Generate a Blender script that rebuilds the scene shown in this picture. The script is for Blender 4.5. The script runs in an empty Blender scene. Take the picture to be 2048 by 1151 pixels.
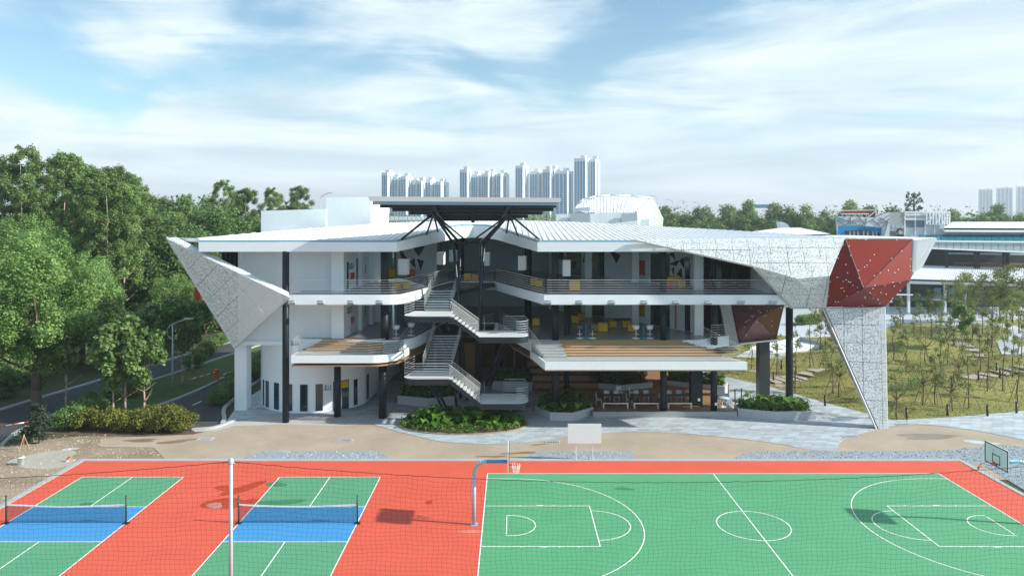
import bpy, math, random
import numpy as np
from mathutils import Vector, Matrix
S = bpy.context.scene
C = S.collection
R = math.radians
# ------------------------------------------------------------------ camera
CAMZ, F, HY = 15.5, 1500.0, 430.0
HAZE = 0.0003
cd = bpy.data.cameras.new('camera'); cam = bpy.data.objects.new('camera', cd); C.objects.link(cam)
cam.location = (0, 0, CAMZ); cam.rotation_euler = (R(90), 0, 0)
cd.sensor_width = 36; cd.lens = F / 2048 * 36; cd.shift_y = -(575.5 - HY) / 2048
cd.clip_start = 0.5; cd.clip_end = 20000
S.camera = cam
# ------------------------------------------------------------------ sun, sky, exposure
SUN_D = Vector((-0.855, 0.155, -0.5)).normalized()
sl = bpy.data.lights.new('sun', 'SUN'); so = bpy.data.objects.new('sun', sl); C.objects.link(so)
sl.energy = 2.4; sl.angle = R(1.2); sl.color = (1.0, 0.93, 0.82)
so.location = (60, -20, 60); so.rotation_euler = SUN_D.to_track_quat('-Z', 'Y').to_euler()
S.view_settings.view_transform = 'Standard'
try: S.view_settings.look = 'None'
except Exception: pass
S.view_settings.gamma = 1; S.view_settings.use_curve_mapping = False
S.view_settings.exposure = 1.62
W = bpy.data.worlds.new('World'); S.world = W; W.use_nodes = True
nt = W.node_tree; N = nt.nodes; L = nt.links; N.clear()
out = N.new('ShaderNodeOutputWorld')
sky = N.new('ShaderNodeTexSky'); sky.sky_type = 'NISHITA'; sky.sun_disc = False
sky.sun_elevation = R(30); sky.sun_rotation = R(100); sky.dust_density = 0.5; sky.ozone_density = 1.2; sky.air_density = 1.0
bg = N.new('ShaderNodeBackground'); bg.inputs[1].default_value = 0.056; tn_ = N.new('ShaderNodeMixRGB'); tn_.blend_type = 'MULTIPLY'; tn_.inputs[0].default_value = 1.0; tn_.inputs[2].default_value = (0.84, 1.03, 1.01, 1)   # the photograph's cyan white balance
L.new(sky.outputs[0], tn_.inputs[1]); L.new(tn_.outputs[0], bg.inputs[0])
tc = N.new('ShaderNodeTexCoord')
def wmath(op, a, b=None, c=None):
    n = N.new('ShaderNodeMath'); n.operation = op
    for i, v in enumerate((a, b, c)):
        if v is None: continue
        if isinstance(v, (int, float)): n.inputs[i].default_value = v
        else: L.new(v, n.inputs[i])
    return n.outputs[0]
sep = N.new('ShaderNodeSeparateXYZ'); L.new(tc.outputs['Generated'], sep.inputs[0])
def wnoise(sc, rot, loc, scale, detail, rough, dist):
    mp = N.new('ShaderNodeMapping'); mp.inputs['Scale'].default_value = sc
    mp.inputs['Rotation'].default_value = [R(a) for a in rot]; mp.inputs['Location'].default_value = loc
    L.new(tc.outputs['Generated'], mp.inputs[0])
    n = N.new('ShaderNodeTexNoise'); n.inputs['Scale'].default_value = scale; n.inputs['Detail'].default_value = detail
    n.inputs['Roughness'].default_value = rough; n.inputs['Distortion'].default_value = dist
    L.new(mp.outputs[0], n.inputs['Vector']); return n.outputs['Fac']
SH, SL = 20, (7.53, 4.29, 5.75)
# wind-drawn cirrus: the lookup direction is bent by a slow noise, then stretched along the wind
def cirrus(shear, sc, loc, scale, detail, rough, warp):
    w = N.new('ShaderNodeTexNoise'); w.inputs['Scale'].default_value = 1.5; w.inputs['Detail'].default_value = 1.5; L.new(tc.outputs['Generated'], w.inputs['Vector'])
    ws = N.new('ShaderNodeVectorMath'); ws.operation = 'MULTIPLY_ADD'; L.new(w.outputs['Color'], ws.inputs[0]); ws.inputs[1].default_value = (warp, warp, warp*.45); L.new(tc.outputs['Generated'], ws.inputs[2])
    mp = N.new('ShaderNodeMapping'); mp.inputs['Rotation'].default_value = (0, R(shear), 0); mp.inputs['Scale'].default_value = sc; mp.inputs['Location'].default_value = loc; L.new(ws.outputs[0], mp.inputs[0])
    n = N.new('ShaderNodeTexNoise'); n.inputs['Scale'].default_value = scale; n.inputs['Detail'].default_value = detail; n.inputs['Roughness'].default_value = rough; n.inputs['Distortion'].default_value = 0.35; L.new(mp.outputs[0], n.inputs['Vector']); return n.outputs['Fac']
n1 = cirrus(SH, (1.0, 1.0, 2.9), SL, 3.2, 8, 0.5, 0.5)
n2 = wnoise((1.0, 1.0, 8.0), (0, -6, 0), (3.1, 1.2, 0.7), 2.6, 7, 0.6, 0.6)
el = sep.outputs['Z']
low = N.new('ShaderNodeMapRange'); L.new(el, low.inputs[0]); low.interpolation_type = 'SMOOTHSTEP'
low.inputs[1].default_value = 0.0; low.inputs[2].default_value = 0.18; low.inputs[3].default_value = 0.34; low.inputs[4].default_value = 0.0
f = wmath('ADD', wmath('MULTIPLY_ADD', n2, 0.26, -0.13), wmath('ADD', n1, low.outputs[0]))
mr = N.new('ShaderNodeMapRange'); mr.interpolation_type = 'SMOOTHSTEP'; L.new(f, mr.inputs[0])
mr.inputs[1].default_value = 0.42; mr.inputs[2].default_value = 0.62; mr.inputs[3].default_value = 0.0; mr.inputs[4].default_value = 0.92
cb = N.new('ShaderNodeMixRGB'); cb.inputs[1].default_value = (0.205, 0.268, 0.312, 1); cb.inputs[2].default_value = (0.345, 0.385, 0.41, 1)
L.new(wmath('MULTIPLY_ADD', n2, 3.2, -1.1), cb.inputs[0]); cb.use_clamp = True
bg2 = N.new('ShaderNodeBackground'); bg2.inputs[1].default_value = 1.0; L.new(cb.outputs[0], bg2.inputs[0])
mx = N.new('ShaderNodeMixShader'); L.new(mr.outputs[0], mx.inputs[0]); L.new(bg.outputs[0], mx.inputs[1]); L.new(bg2.outputs[0], mx.inputs[2])
L.new(mx.outputs[0], out.inputs[0])

# ------------------------------------------------------------------ helpers
def P(px, py, Y): return Vector(((px - 1024) * Y / F, Y, CAMZ - (py - HY) * Y / F))
def G(px, py, z=0.0):
    Y = (CAMZ - z) * F / (py - HY); return Vector(((px - 1024) * Y / F, Y, z))
ORG = {}; CH = {}
def link(o, parent=None):
    C.objects.link(o)
    if parent is not None:
        o.parent = parent; CH.setdefault(parent, []).append(o)
    return o
def tag(o, label=None, cat=None, group=None, kind=None):
    if label: o['label'] = label
    if cat: o['category'] = cat
    if group: o['group'] = group
    if kind: o['kind'] = kind
    return o
def thing(name, label, cat, loc=(0, 0, 0), group=None):
    o = bpy.data.objects.new(name, None); o.empty_display_size = 0.2; link(o)
    o.location = loc; ORG[o] = Vector(loc)
    return tag(o, label, cat, group)
class MB:
    def __init__(s): s.v = []; s.f = []; s.sm = []
    def add(s, vs, fs, smooth=False):
        n = len(s.v); s.v += [tuple(v) for v in vs]; s.f += [tuple(i + n for i in f) for f in fs]; s.sm += [smooth] * len(fs); return s
    def box(s, x0, x1, y0, y1, z0, z1):
        return s.add([(x0,y0,z0),(x1,y0,z0),(x1,y1,z0),(x0,y1,z0),(x0,y0,z1),(x1,y0,z1),(x1,y1,z1),(x0,y1,z1)],
                     [(3,2,1,0),(4,5,6,7),(0,1,5,4),(1,2,6,5),(2,3,7,6),(3,0,4,7)])
    def rbox(s, c, size, rz=0, tilt=0):
        m = Matrix.Translation(Vector(c)) @ Matrix.Rotation(rz, 4, 'Z') @ Matrix.Rotation(tilt, 4, 'X')
        hx, hy, hz = size[0]/2, size[1]/2, size[2]/2
        vs = [m @ Vector(p) for p in ((-hx,-hy,-hz),(hx,-hy,-hz),(hx,hy,-hz),(-hx,hy,-hz),(-hx,-hy,hz),(hx,-hy,hz),(hx,hy,hz),(-hx,hy,hz))]
        return s.add(vs, [(3,2,1,0),(4,5,6,7),(0,1,5,4),(1,2,6,5),(2,3,7,6),(3,0,4,7)])
    def prism(s, poly, z0, z1):
        n = len(poly); a = area(poly)
        if a < 0: poly = poly[::-1]
        vs = [(p[0], p[1], z0) for p in poly] + [(p[0], p[1], z1) for p in poly]
        fs = [tuple(range(n-1, -1, -1)), tuple(range(n, 2*n))] + [(i, (i+1) % n, n+(i+1) % n, n+i) for i in range(n)]
        return s.add(vs, fs)
    def sheet(s, poly, z):
        if area(poly) < 0: poly = poly[::-1]
        return s.add([(p[0], p[1], z) for p in poly], [tuple(range(len(poly)))])
    def slab(s, pts, vec):
        pts = [Vector(p) for p in pts]; vec = Vector(vec); n = len(pts)
        vs = pts + [p + vec for p in pts]
        nn = Vector((0,0,0))
        for i in range(n): nn += pts[i].cross(pts[(i+1) % n])
        fs = [tuple(range(n)), tuple(range(2*n-1, n-1, -1))] + [((i+1) % n, i, n+i, n+(i+1) % n) for i in range(n)]
        if nn.dot(vec) > 0: fs = [f[::-1] for f in fs]
        return s.add(vs, fs)
    def bar(s, p0, p1, w, h, up=(0, 0, 1)):
        p0, p1 = Vector(p0), Vector(p1); d = (p1-p0).normalized(); u = Vector(up)
        if abs(d.dot(u)) > 0.98: u = Vector((0, 1, 0))
        a = d.cross(u).normalized(); b = a.cross(d).normalized(); a *= w/2; b *= h/2
        vs = [p0-a-b, p0+a-b, p0+a+b, p0-a+b, p1-a-b, p1+a-b, p1+a+b, p1-a+b]
        return s.add(vs, [(0,1,2,3),(7,6,5,4),(1,0,4,5),(2,1,5,6),(3,2,6,7),(0,3,7,4)])
    def tube(s, p0, p1, r0, r1=None, n=8, cap=True):
        r1 = r0 if r1 is None else r1
        p0, p1 = Vector(p0), Vector(p1); d = (p1-p0)
        if d.length < 1e-6: return s
        d.normalize(); u = Vector((0, 0, 1)) if abs(d.z) < 0.9 else Vector((1, 0, 0))
        a = d.cross(u).normalized(); b = a.cross(d)
        vs = []
        for p, r in ((p0, r0), (p1, r1)):
            for i in range(n):
                t = 2*math.pi*i/n; vs.append(p + a*(r*math.cos(t)) + b*(r*math.sin(t)))
        fs = [(i, n+i, n+(i+1) % n, (i+1) % n) for i in range(n)]
        s.add(vs, fs, n > 5)
        if cap:
            k = len(s.v) - 2*n
            s.f += [tuple(range(k, k+n)), tuple(range(k+2*n-1, k+n-1, -1))]; s.sm += [False, False]
        return s
    def path(s, pts, r, n=6):
        for i in range(len(pts)-1):
            rr = r if isinstance(r, (int, float)) else None
            s.tube(pts[i], pts[i+1], rr if rr else r[i], rr if rr else r[i+1], n)
        return s
    def lathe(s, c, prof, n=12, smooth=True):
        c = Vector(c); vs = []; m = len(prof)
        for r, z in prof:
            for i in range(n):
                t = 2*math.pi*i/n; vs.append(c + Vector((r*math.cos(t), r*math.sin(t), z)))
        fs = [(j*n+i, j*n+(i+1) % n, (j+1)*n+(i+1) % n, (j+1)*n+i) for j in range(m-1) for i in range(n)]
        return s.add(vs, fs, smooth)
    def build(s, name, mat, parent=None, uv=None, label=None, kind=None):
        o0 = ORG.get(parent, Vector((0, 0, 0)))
        me = bpy.data.meshes.new(name)
        me.from_pydata([(v[0]-o0.x, v[1]-o0.y, v[2]-o0.z) for v in s.v], [], s.f)
        if any(s.sm): me.polygons.foreach_set('use_smooth', s.sm)
        if uv is not None:
            l = me.uv_layers.new(name='UVMap')
            for lp in me.loops: l.data[lp.index].uv = uv(Vector(s.v[lp.vertex_index]))
        me.materials.append(mat)
        o = bpy.data.objects.new(name, me); link(o, parent); ORG[o] = o0.copy()
        tag(o, label, None, None, kind)
        return o
def area(poly):
    return 0.5*sum(poly[i][0]*poly[(i+1) % len(poly)][1] - poly[(i+1) % len(poly)][0]*poly[i][1] for i in range(len(poly)))
def inst(o, loc, parent=None, rz=0.0, scale=None, name=None):
    """another object with the same mesh; loc is relative to the parent"""
    c = o.copy(); link(c, parent); c.location = loc; c.rotation_euler = (0, 0, rz)
    if scale is not None: c.scale = scale if hasattr(scale, '__len__') else (scale,)*3
    for k in list(c.keys()): del c[k]
    return c
def dup(root, loc, rz=0.0, scale=1.0, label=None, parent=None):
    c = root.copy(); link(c, parent)
    if parent is None:
        c.location = loc; c.rotation_euler = (0, 0, rz); c.scale = scale if hasattr(scale, '__len__') else (scale,)*3
        if label: c['label'] = label
    for ch in CH.get(root, []): dup(ch, None, parent=c)
    return c
def struct(name, mb, mat, parent=None, label=None, cat=None):
    o = mb.build(name, mat, parent)
    if parent is None: tag(o, label, cat, None, 'structure')
    return o
def solo(name, mb, mat, label, cat, group=None):
    return tag(mb.build(name, mat), label, cat, group)
ORD = ['first','second','third','fourth','fifth','sixth','seventh','eighth','ninth','tenth','eleventh','twelfth','thirteenth','fourteenth','fifteenth',
       'sixteenth','seventeenth','eighteenth','nineteenth','twentieth']
def nth(i):
    if i < 20: return ORD[i]
    t = {2: 'twenty', 3: 'thirty', 4: 'forty', 5: 'fifty', 6: 'sixty'}[(i+1)//10]
    return t + '-' + ORD[(i+1) % 10 - 1] if (i+1) % 10 else {2: 'twentieth', 3: 'thirtieth', 4: 'fortieth', 5: 'fiftieth', 6: 'sixtieth'}[(i+1)//10]
def clip_rect(poly, x0, x1, y0, y1):
    def cl(ps, inside, cut):
        o = []
        for i in range(len(ps)):
            a, b = ps[i-1], ps[i]; ia, ib = inside(a), inside(b)
            if ia != ib: o.append(cut(a, b))
            if ib: o.append(b)
        return o
    def cx(x): return lambda a, b: (x, a[1]+(b[1]-a[1])*(x-a[0])/(b[0]-a[0]))
    def cy(y): return lambda a, b: (a[0]+(b[0]-a[0])*(y-a[1])/(b[1]-a[1]), y)
    for ins, ct in ((lambda p: p[0] >= x0, cx(x0)), (lambda p: p[0] <= x1, cx(x1)), (lambda p: p[1] >= y0, cy(y0)), (lambda p: p[1] <= y1, cy(y1))):
        poly = cl(poly, ins, ct)
        if len(poly) < 3: return []
    return poly
def smooth_poly(pts, it=2, closed=True):
    pts = [Vector((p[0], p[1])) for p in pts]
    for _ in range(it):
        q = []
        n = len(pts)
        rng = range(n) if closed else range(n-1)
        if not closed: q.append(pts[0])
        for i in rng:
            a, b = pts[i], pts[(i+1) % n]; q += [a*.75+b*.25, a*.25+b*.75]
        if not closed: q.append(pts[-1])
        pts = q
    return [(p.x, p.y) for p in pts]
# ------------------------------------------------------------------ materials
def M(name, col, rough=0.6, metal=0.0, var=0.0, vs=1.0, bump=0.0, bs=30.0, rnd=0.0, tint=0.0, spec=0.5, stretch=(1, 1, 1), col2=None, streak=0.0, coat=0.0):
    m = bpy.data.materials.new(name); m.use_nodes = True; t = m.node_tree; n = t.nodes; l = t.links
    b = n['Principled BSDF']; b.inputs['Roughness'].default_value = rough; b.inputs['Metallic'].default_value = metal
    b.inputs['Specular IOR Level'].default_value = spec
    if coat: b.inputs['Coat Weight'].default_value = coat
    c4 = tuple(col)+(1,); b.inputs['Base Color'].default_value = c4
    cur = None
    geo = n.new('ShaderNodeNewGeometry')
    def val(v):
        x = n.new('ShaderNodeValue'); x.outputs[0].default_value = v; return x.outputs[0]
    def math_(op, a, b_):
        x = n.new('ShaderNodeMath'); x.operation = op
        for i, v in enumerate((a, b_)):
            if isinstance(v, (int, float)): x.inputs[i].default_value = v
            else: l.new(v, x.inputs[i])
        return x.outputs[0]
    pos = geo.outputs['Position']
    if stretch != (1, 1, 1):
        mp = n.new('ShaderNodeMapping'); mp.inputs['Scale'].default_value = stretch; l.new(pos, mp.inputs[0]); pos = mp.outputs[0]
    def noise(sc, det=5, ro=0.6):
        x = n.new('ShaderNodeTexNoise'); x.inputs['Scale'].default_value = sc; x.inputs['Detail'].default_value = det; x.inputs['Roughness'].default_value = ro
        l.new(pos, x.inputs['Vector']); return x.outputs['Fac']
    k = None
    if var:
        a = noise(vs); a2 = noise(vs*7.3, 3)
        v = math_('ADD', math_('MULTIPLY', a, 0.7), math_('MULTIPLY', a2, 0.3))
        k = math_('ADD', math_('MULTIPLY', math_('SUBTRACT', v, 0.5), var*4), 1.0)
    if rnd:
        oi = n.new('ShaderNodeObjectInfo'); r_ = math_('ADD', math_('MULTIPLY', math_('SUBTRACT', oi.outputs['Random'], 0.5), rnd*2), 1.0)
        k = r_ if k is None else math_('MULTIPLY', k, r_)
    if tint:
        at = n.new('ShaderNodeAttribute'); at.attribute_name = 'tint'
        r_ = math_('ADD', math_('MULTIPLY', math_('SUBTRACT', at.outputs['Fac'], 0.5), tint*2), 1.0)
        k = r_ if k is None else math_('MULTIPLY', k, r_)
    base = None
    if col2 is not None:
        mx_ = n.new('ShaderNodeMixRGB'); mx_.inputs[1].default_value = c4; mx_.inputs[2].default_value = tuple(col2)+(1,)
        rp = n.new('ShaderNodeMapRange'); rp.inputs[1].default_value = 0.42; rp.inputs[2].default_value = 0.6
        l.new(noise(vs*0.6, 6), rp.inputs[0]); l.new(rp.outputs[0], mx_.inputs[0]); base = mx_.outputs[0]
    if k is not None:
        vm = n.new('ShaderNodeVectorMath'); vm.operation = 'SCALE'
        if base is None:
            rgb = n.new('ShaderNodeRGB'); rgb.outputs[0].default_value = c4; base = rgb.outputs[0]
        l.new(base, vm.inputs[0]); l.new(k, vm.inputs['Scale']); base = vm.outputs[0]
    if base is not None: l.new(base, b.inputs['Base Color'])
    if bump:
        bm = n.new('ShaderNodeBump'); bm.inputs['Strength'].default_value = bump; bm.inputs['Distance'].default_value = 0.05
        l.new(noise(bs, 4), bm.inputs['Height']); l.new(bm.outputs[0], b.inputs['Normal'])
    return m
def MLEAF(name, c1, c2, rnd=0.15, trans=0.3, hue=0.0):
    m = bpy.data.materials.new(name); m.use_nodes = True; t = m.node_tree; n = t.nodes; l = t.links
    b = n['Principled BSDF']; b.inputs['Roughness'].default_value = 0.55; b.inputs['Specular IOR Level'].default_value = 0.3
    at = n.new('ShaderNodeAttribute'); at.attribute_name = 'tint'
    mx_ = n.new('ShaderNodeMixRGB'); mx_.inputs[1].default_value = tuple(c1)+(1,); mx_.inputs[2].default_value = tuple(c2)+(1,)
    l.new(at.outputs['Fac'], mx_.inputs[0])
    oi = n.new('ShaderNodeObjectInfo'); mr_ = n.new('ShaderNodeMapRange'); mr_.inputs[3].default_value = 1-rnd; mr_.inputs[4].default_value = 1+rnd
    l.new(oi.outputs['Random'], mr_.inputs[0])
    vm = n.new('ShaderNodeVectorMath'); vm.operation = 'SCALE'; l.new(mx_.outputs[0], vm.inputs[0]); l.new(mr_.outputs[0], vm.inputs['Scale'])
    l.new(vm.outputs[0], b.inputs['Base Color'])
    tr = n.new('ShaderNodeBsdfTranslucent'); l.new(vm.outputs[0], tr.inputs[0])
    ms = n.new('ShaderNodeMixShader'); ms.inputs[0].default_value = trans
    l.new(b.outputs[0], ms.inputs[1]); l.new(tr.outputs[0], ms.inputs[2]); l.new(ms.outputs[0], n['Material Output'].inputs[0])
    return m
def MPERF(name, col, cell=0.11, rmin=0.12, rmax=0.36, keep=0.25, rough=0.45, metal=0.0):
    """sheet metal with punched round holes of mixed size (UV in metres)"""
    m = bpy.data.materials.new(name); m.use_nodes = True; t = m.node_tree; n = t.nodes; l = t.links
    b = n['Principled BSDF']; b.inputs['Base Color'].default_value = tuple(col)+(1,); b.inputs['Roughness'].default_value = rough; b.inputs['Metallic'].default_value = metal
    uv = n.new('ShaderNodeUVMap')
    def vmath(op, a, b_=None):
        x = n.new('ShaderNodeVectorMath'); x.operation = op; l.new(a, x.inputs[0])
        if b_ is not None: x.inputs[1].default_value = b_
        return x
    sc = vmath('MULTIPLY', uv.outputs[0], (1/cell, 1/cell, 0)).outputs[0]
    fl = vmath('FLOOR', sc).outputs[0]; fr = vmath('FRACTION', sc).outputs[0]
    ce = vmath('SUBTRACT', fr, (0.5, 0.5, 0)).outputs[0]; ln = vmath('LENGTH', ce).outputs['Value']
    wn = n.new('ShaderNodeTexWhiteNoise'); wn.noise_dimensions = '2D'; l.new(fl, wn.inputs['Vector'])
    mr_ = n.new('ShaderNodeMapRange'); mr_.inputs[1].default_value = keep; mr_.inputs[2].default_value = 1; mr_.inputs[3].default_value = rmin; mr_.inputs[4].default_value = rmax
    l.new(wn.outputs['Value'], mr_.inputs[0])
    gt = n.new('ShaderNodeMath'); gt.operation = 'LESS_THAN'; l.new(ln, gt.inputs[0]); l.new(mr_.outputs[0], gt.inputs[1])
    g2 = n.new('ShaderNodeMath'); g2.operation = 'GREATER_THAN'; l.new(wn.outputs['Value'], g2.inputs[0]); g2.inputs[1].default_value = keep
    an = n.new('ShaderNodeMath'); an.operation = 'MULTIPLY'; l.new(gt.outputs[0], an.inputs[0]); l.new(g2.outputs[0], an.inputs[1])
    tr = n.new('ShaderNodeBsdfTransparent'); ms = n.new('ShaderNodeMixShader')
    l.new(an.outputs[0], ms.inputs[0]); l.new(b.outputs[0], ms.inputs[1]); l.new(tr.outputs[0], ms.inputs[2]); l.new(ms.outputs[0], n['Material Output'].inputs[0])
    return m
WHITE = M('white_paint', (0.79, 0.875, 0.91), 0.55, var=0.035, vs=0.5)
WHITE2 = M('white_render', (0.78, 0.865, 0.90), 0.6, var=0.075, vs=0.25, stretch=(1, 1, 0.35))
ROOFW = M('pale_roof_sheet', (0.74, 0.78, 0.81), 0.4, 0.0, var=0.05, vs=0.4, stretch=(1, 0.25, 1))
SEAM = M('roof_seam_metal', (0.70, 0.75, 0.78), 0.4, 0.1)
GUTTER = M('blue_grey_gutter', (0.25, 0.40, 0.50), 0.4, 0.3)
DARKCOL = M('dark_column_paint', (0.010, 0.018, 0.024), 0.45, var=0.08, vs=2, spec=.3)
DARKST = M('dark_steel', (0.022, 0.035, 0.045), 0.38, 0.4)
STEEL = M('brushed_steel', (0.66, 0.70, 0.71), 0.35, 0.35)
GALV = M('galvanised_steel', (0.44, 0.52, 0.58), 0.5, 0.25, var=0.08, vs=4)
FLOORD = M('polished_grey_floor', (0.22, 0.275, 0.30), 0.22, var=0.06, vs=0.8)
CONC = M('grey_concrete', (0.34, 0.36, 0.37), 0.75, var=0.12, vs=0.9, bump=0.2, bs=25)
TIMBER = M('light_timber', (0.45, 0.30, 0.165), 0.85, spec=.12, var=0.12, vs=2.5, stretch=(0.3, 2, 2), rnd=0.12)
TIMBERD = M('dark_timber', (0.25, 0.15, 0.08), 0.7, spec=.2, var=0.15, vs=2.5, stretch=(0.3, 2, 2), rnd=0.15)
SOFFIT = M('timber_soffit', (0.36, 0.22, 0.12), 0.55, var=0.08, vs=1.5, stretch=(0.4, 2, 2))
SOFFITD = M('white_soffit', (0.72, 0.76, 0.79), 0.6, var=0.05)
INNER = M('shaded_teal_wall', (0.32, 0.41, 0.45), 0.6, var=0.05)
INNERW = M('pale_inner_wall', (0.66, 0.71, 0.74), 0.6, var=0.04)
GLASS = M('dark_window_glass', (0.012, 0.03, 0.045), 0.08, 0.0, spec=0.9)
GRAPH = M('mural_black', (0.02, 0.025, 0.03), 0.6)
MESHW = MPERF('white_perforated_sheet', (0.74, 0.80, 0.83), 0.10, 0.14, 0.385, 0.16)
MESHR = M('red_cladding', (0.20, 0.014, 0.007), 0.38, 0.1, var=0.05, vs=1.0, rnd=0.05, spec=0.35)
MESHB = MPERF('brown_perforated_sheet', (0.13, 0.05, 0.045), 0.13, 0.06, 0.2, 0.5, 0.25, 0.5)
YELLOW = M('yellow_upholstery', (0.62, 0.38, 0.02), 0.6, rnd=0.1)
ORANGE = M('orange_paint', (0.62, 0.12, 0.02), 0.5)
TEAL = M('teal_enamel', (0.03, 0.33, 0.42), 0.4)
PLASTW = M('white_plastic', (0.75, 0.80, 0.82), 0.4)
PLASTD = M('slate_plastic', (0.07, 0.10, 0.12), 0.45)
REDP = M('red_paint', (0.5, 0.03, 0.02), 0.45)
BLACK = M('black_plastic', (0.012, 0.014, 0.016), 0.5)
SOIL = M('soil', (0.10, 0.075, 0.05), 0.95, var=0.3, vs=3, bump=0.5, bs=15)
BARK = M('brown_bark', (0.13, 0.095, 0.07), 0.9, var=0.25, vs=3, bump=0.5, bs=12)
BARKP = M('pale_bark', (0.36, 0.28, 0.22), 0.85, var=0.25, vs=2, bump=0.3, bs=10)
STAKE = M('weathered_stake', (0.22, 0.17, 0.13), 0.9, rnd=0.25)

HOLE_SHADE = M('grey_hole_shade', (0.09, 0.105, 0.11), 0.8)  # dark tone for sheets added so the punched holes look shaded
# ================================================================== ground, courts, paving
rng = random.Random(7)
TERR = M('rough_green_ground', (0.045, 0.065, 0.02), 0.95, var=0.3, vs=0.15, bump=0.6, bs=3)
DIRT = M('bare_earth', (0.31, 0.255, 0.185), 0.95, var=0.22, vs=0.5, bump=0.7, bs=9, col2=(0.23, 0.18, 0.12))
BEIGE = M('beige_concrete', (0.345, 0.292, 0.222), 0.85, var=0.14, vs=0.35, bump=0.15, bs=40, col2=(0.385, 0.33, 0.26))
PALEC = M('pale_concrete', (0.42, 0.43, 0.43), 0.85, var=0.08, vs=0.5)
WETC = M('damp_concrete', (0.22, 0.16, 0.10), 0.55, var=0.2, vs=1.2)
GREYK = M('grey_kerb', (0.37, 0.40, 0.42), 0.85, var=0.1, vs=1.0)
GROUT = M('granite_bed', (0.33, 0.38, 0.43), 0.85, var=0.06)
GRAN = M('granite_paver', (0.465, 0.54, 0.595), 0.7, var=0.10, vs=1.3, rnd=0.16, tint=0.17)
ASPH = M('asphalt', (0.05, 0.058, 0.066), 0.85, var=0.12, vs=0.6, bump=0.2, bs=40)
REDC = M('red_court_acrylic', (0.60, 0.094, 0.052), 0.75, var=0.085, vs=0.45, bump=0.05, bs=60)
REDW = M('red_court_wet', (0.40, 0.040, 0.008), 0.75, var=0.03, vs=1)
GREENC = M('green_court_acrylic', (0.082, 0.325, 0.158), 0.72, var=0.085, vs=0.45, bump=0.05, bs=60)
GREENC2 = M('green_pickle_acrylic', (0.085, 0.30, 0.165), 0.72, var=0.085, vs=0.45, bump=0.05, bs=60)
GREENW = M('green_court_wet', (0.04, 0.20, 0.085), 0.7, var=0.03)
BLUEC = M('blue_court_acrylic', (0.045, 0.265, 0.56), 0.72, var=0.05, vs=0.3, bump=0.05, bs=60)
LINE = M('white_line_paint', (0.80, 0.81, 0.80), 0.65, var=0.05, vs=3)
GRAVEL = M('blue_grey_gravel', (0.27, 0.33, 0.38), 0.9, var=0.3, vs=5, bump=1.0, bs=16)
PEBB = M('pebble_stone', (0.32, 0.38, 0.43), 0.85, tint=0.5)
LAWN = M('olive_lawn', (0.235, 0.225, 0.062), 0.95, var=0.12, vs=0.35, bump=0.5, bs=6, col2=(0.185, 0.20, 0.055))
HOLE = M('wet_grey_patch', (0.25, 0.28, 0.29), 0.5, var=0.1)
def blob(cx, cy, rx, ry, n=22, seed=1, ang=0, amp=.16):
    r_ = random.Random(seed); ph = [r_.random()*6.28 for _ in range(3)]; o = []
    for i in range(n):
        a = 2*math.pi*i/n; k_ = 1+amp*math.sin(2*a+ph[0])+amp*.7*math.sin(3*a+ph[1])
        x, y = rx*k_*math.cos(a), ry*k_*math.sin(a); o.append((cx+x*math.cos(ang)-y*math.sin(ang), cy+x*math.sin(ang)+y*math.cos(ang)))
    return o
struct('ground', MB().sheet([(-4000, -150), (4000, -150), (4000, 5000), (-4000, 5000)], -0.03), TERR)
struct('bare_earth', MB().sheet(smooth_poly([(-75, 28), (-26.9, 28), (-26.9, 47.3), (-20, 47.3), (-20, 52.5), (-24, 53.5), (-31, 53), (-36, 49), (-75, 46)], 1), -0.018), DIRT)
struct('planting_soil', MB().sheet(blob(-28.0, 54.6, 5.9, 2.1, 30, 61, .06, .12), -.004), SOIL)
bl = [tuple(G(*p)[:2]) for p in ((333, 920), (307, 894), (200, 893), (200, 876), (385, 868), (440, 856), (470, 842), (560, 824))]
struct('plaza', MB().sheet(bl + [(-10, 75), (30, 75), (30, 56), (80, 62), (80, 44), (28.5, 44), (28.5, 47.55), (-21.9, 47.55)], 0.0), BEIGE)
# concrete kerb round the courts
k = MB()
k.box(-27.35, -27.0, 24, 47.7, -0.02, 0.035); k.box(-27.0, 28.2, 47.3, 47.7, -0.02, 0.033); k.box(28.2, 28.5, 24, 47.7, -0.02, 0.034)
struct('court_kerb', k, GREYK)
struct('court_floor', MB().sheet([(-27, 24), (28.2, 24), (28.2, 47.3), (-27, 47.3)], 0.008), REDC)
struct('basketball_floor', MB().sheet([(-1.47, 30), (25.6, 30), (25.6, 45), (-1.47, 45)], 0.013), GREENC)
def arc(mb, cx, cy, r, a0, a1, z, w=0.055, n=40):
    vs = []; 
    for i in range(n+1):
        a = a0 + (a1-a0)*i/n
        vs += [(cx+(r-w/2)*math.cos(a), cy+(r-w/2)*math.sin(a), z), (cx+(r+w/2)*math.cos(a), cy+(r+w/2)*math.sin(a), z)]
    mb.add(vs, [(2*i, 2*i+1, 2*i+3, 2*i+2) for i in range(n)])
def ln(mb, x0, y0, x1, y1, z, w=0.055):
    d = Vector((x1-x0, y1-y0)).normalized(); n_ = Vector((-d.y, d.x))*w/2; e = d*w/2
    a, b = Vector((x0, y0))-e, Vector((x1, y1))+e
    mb.sheet([tuple(a-n_), tuple(b-n_), tuple(b+n_), tuple(a+n_)], z)
zl = 0.0185
def lines(name, fn, parent=None):
    mb = MB(); fn(mb); return struct(name, mb, LINE, parent)
bf = bpy.data.objects['basketball_floor']
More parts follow.
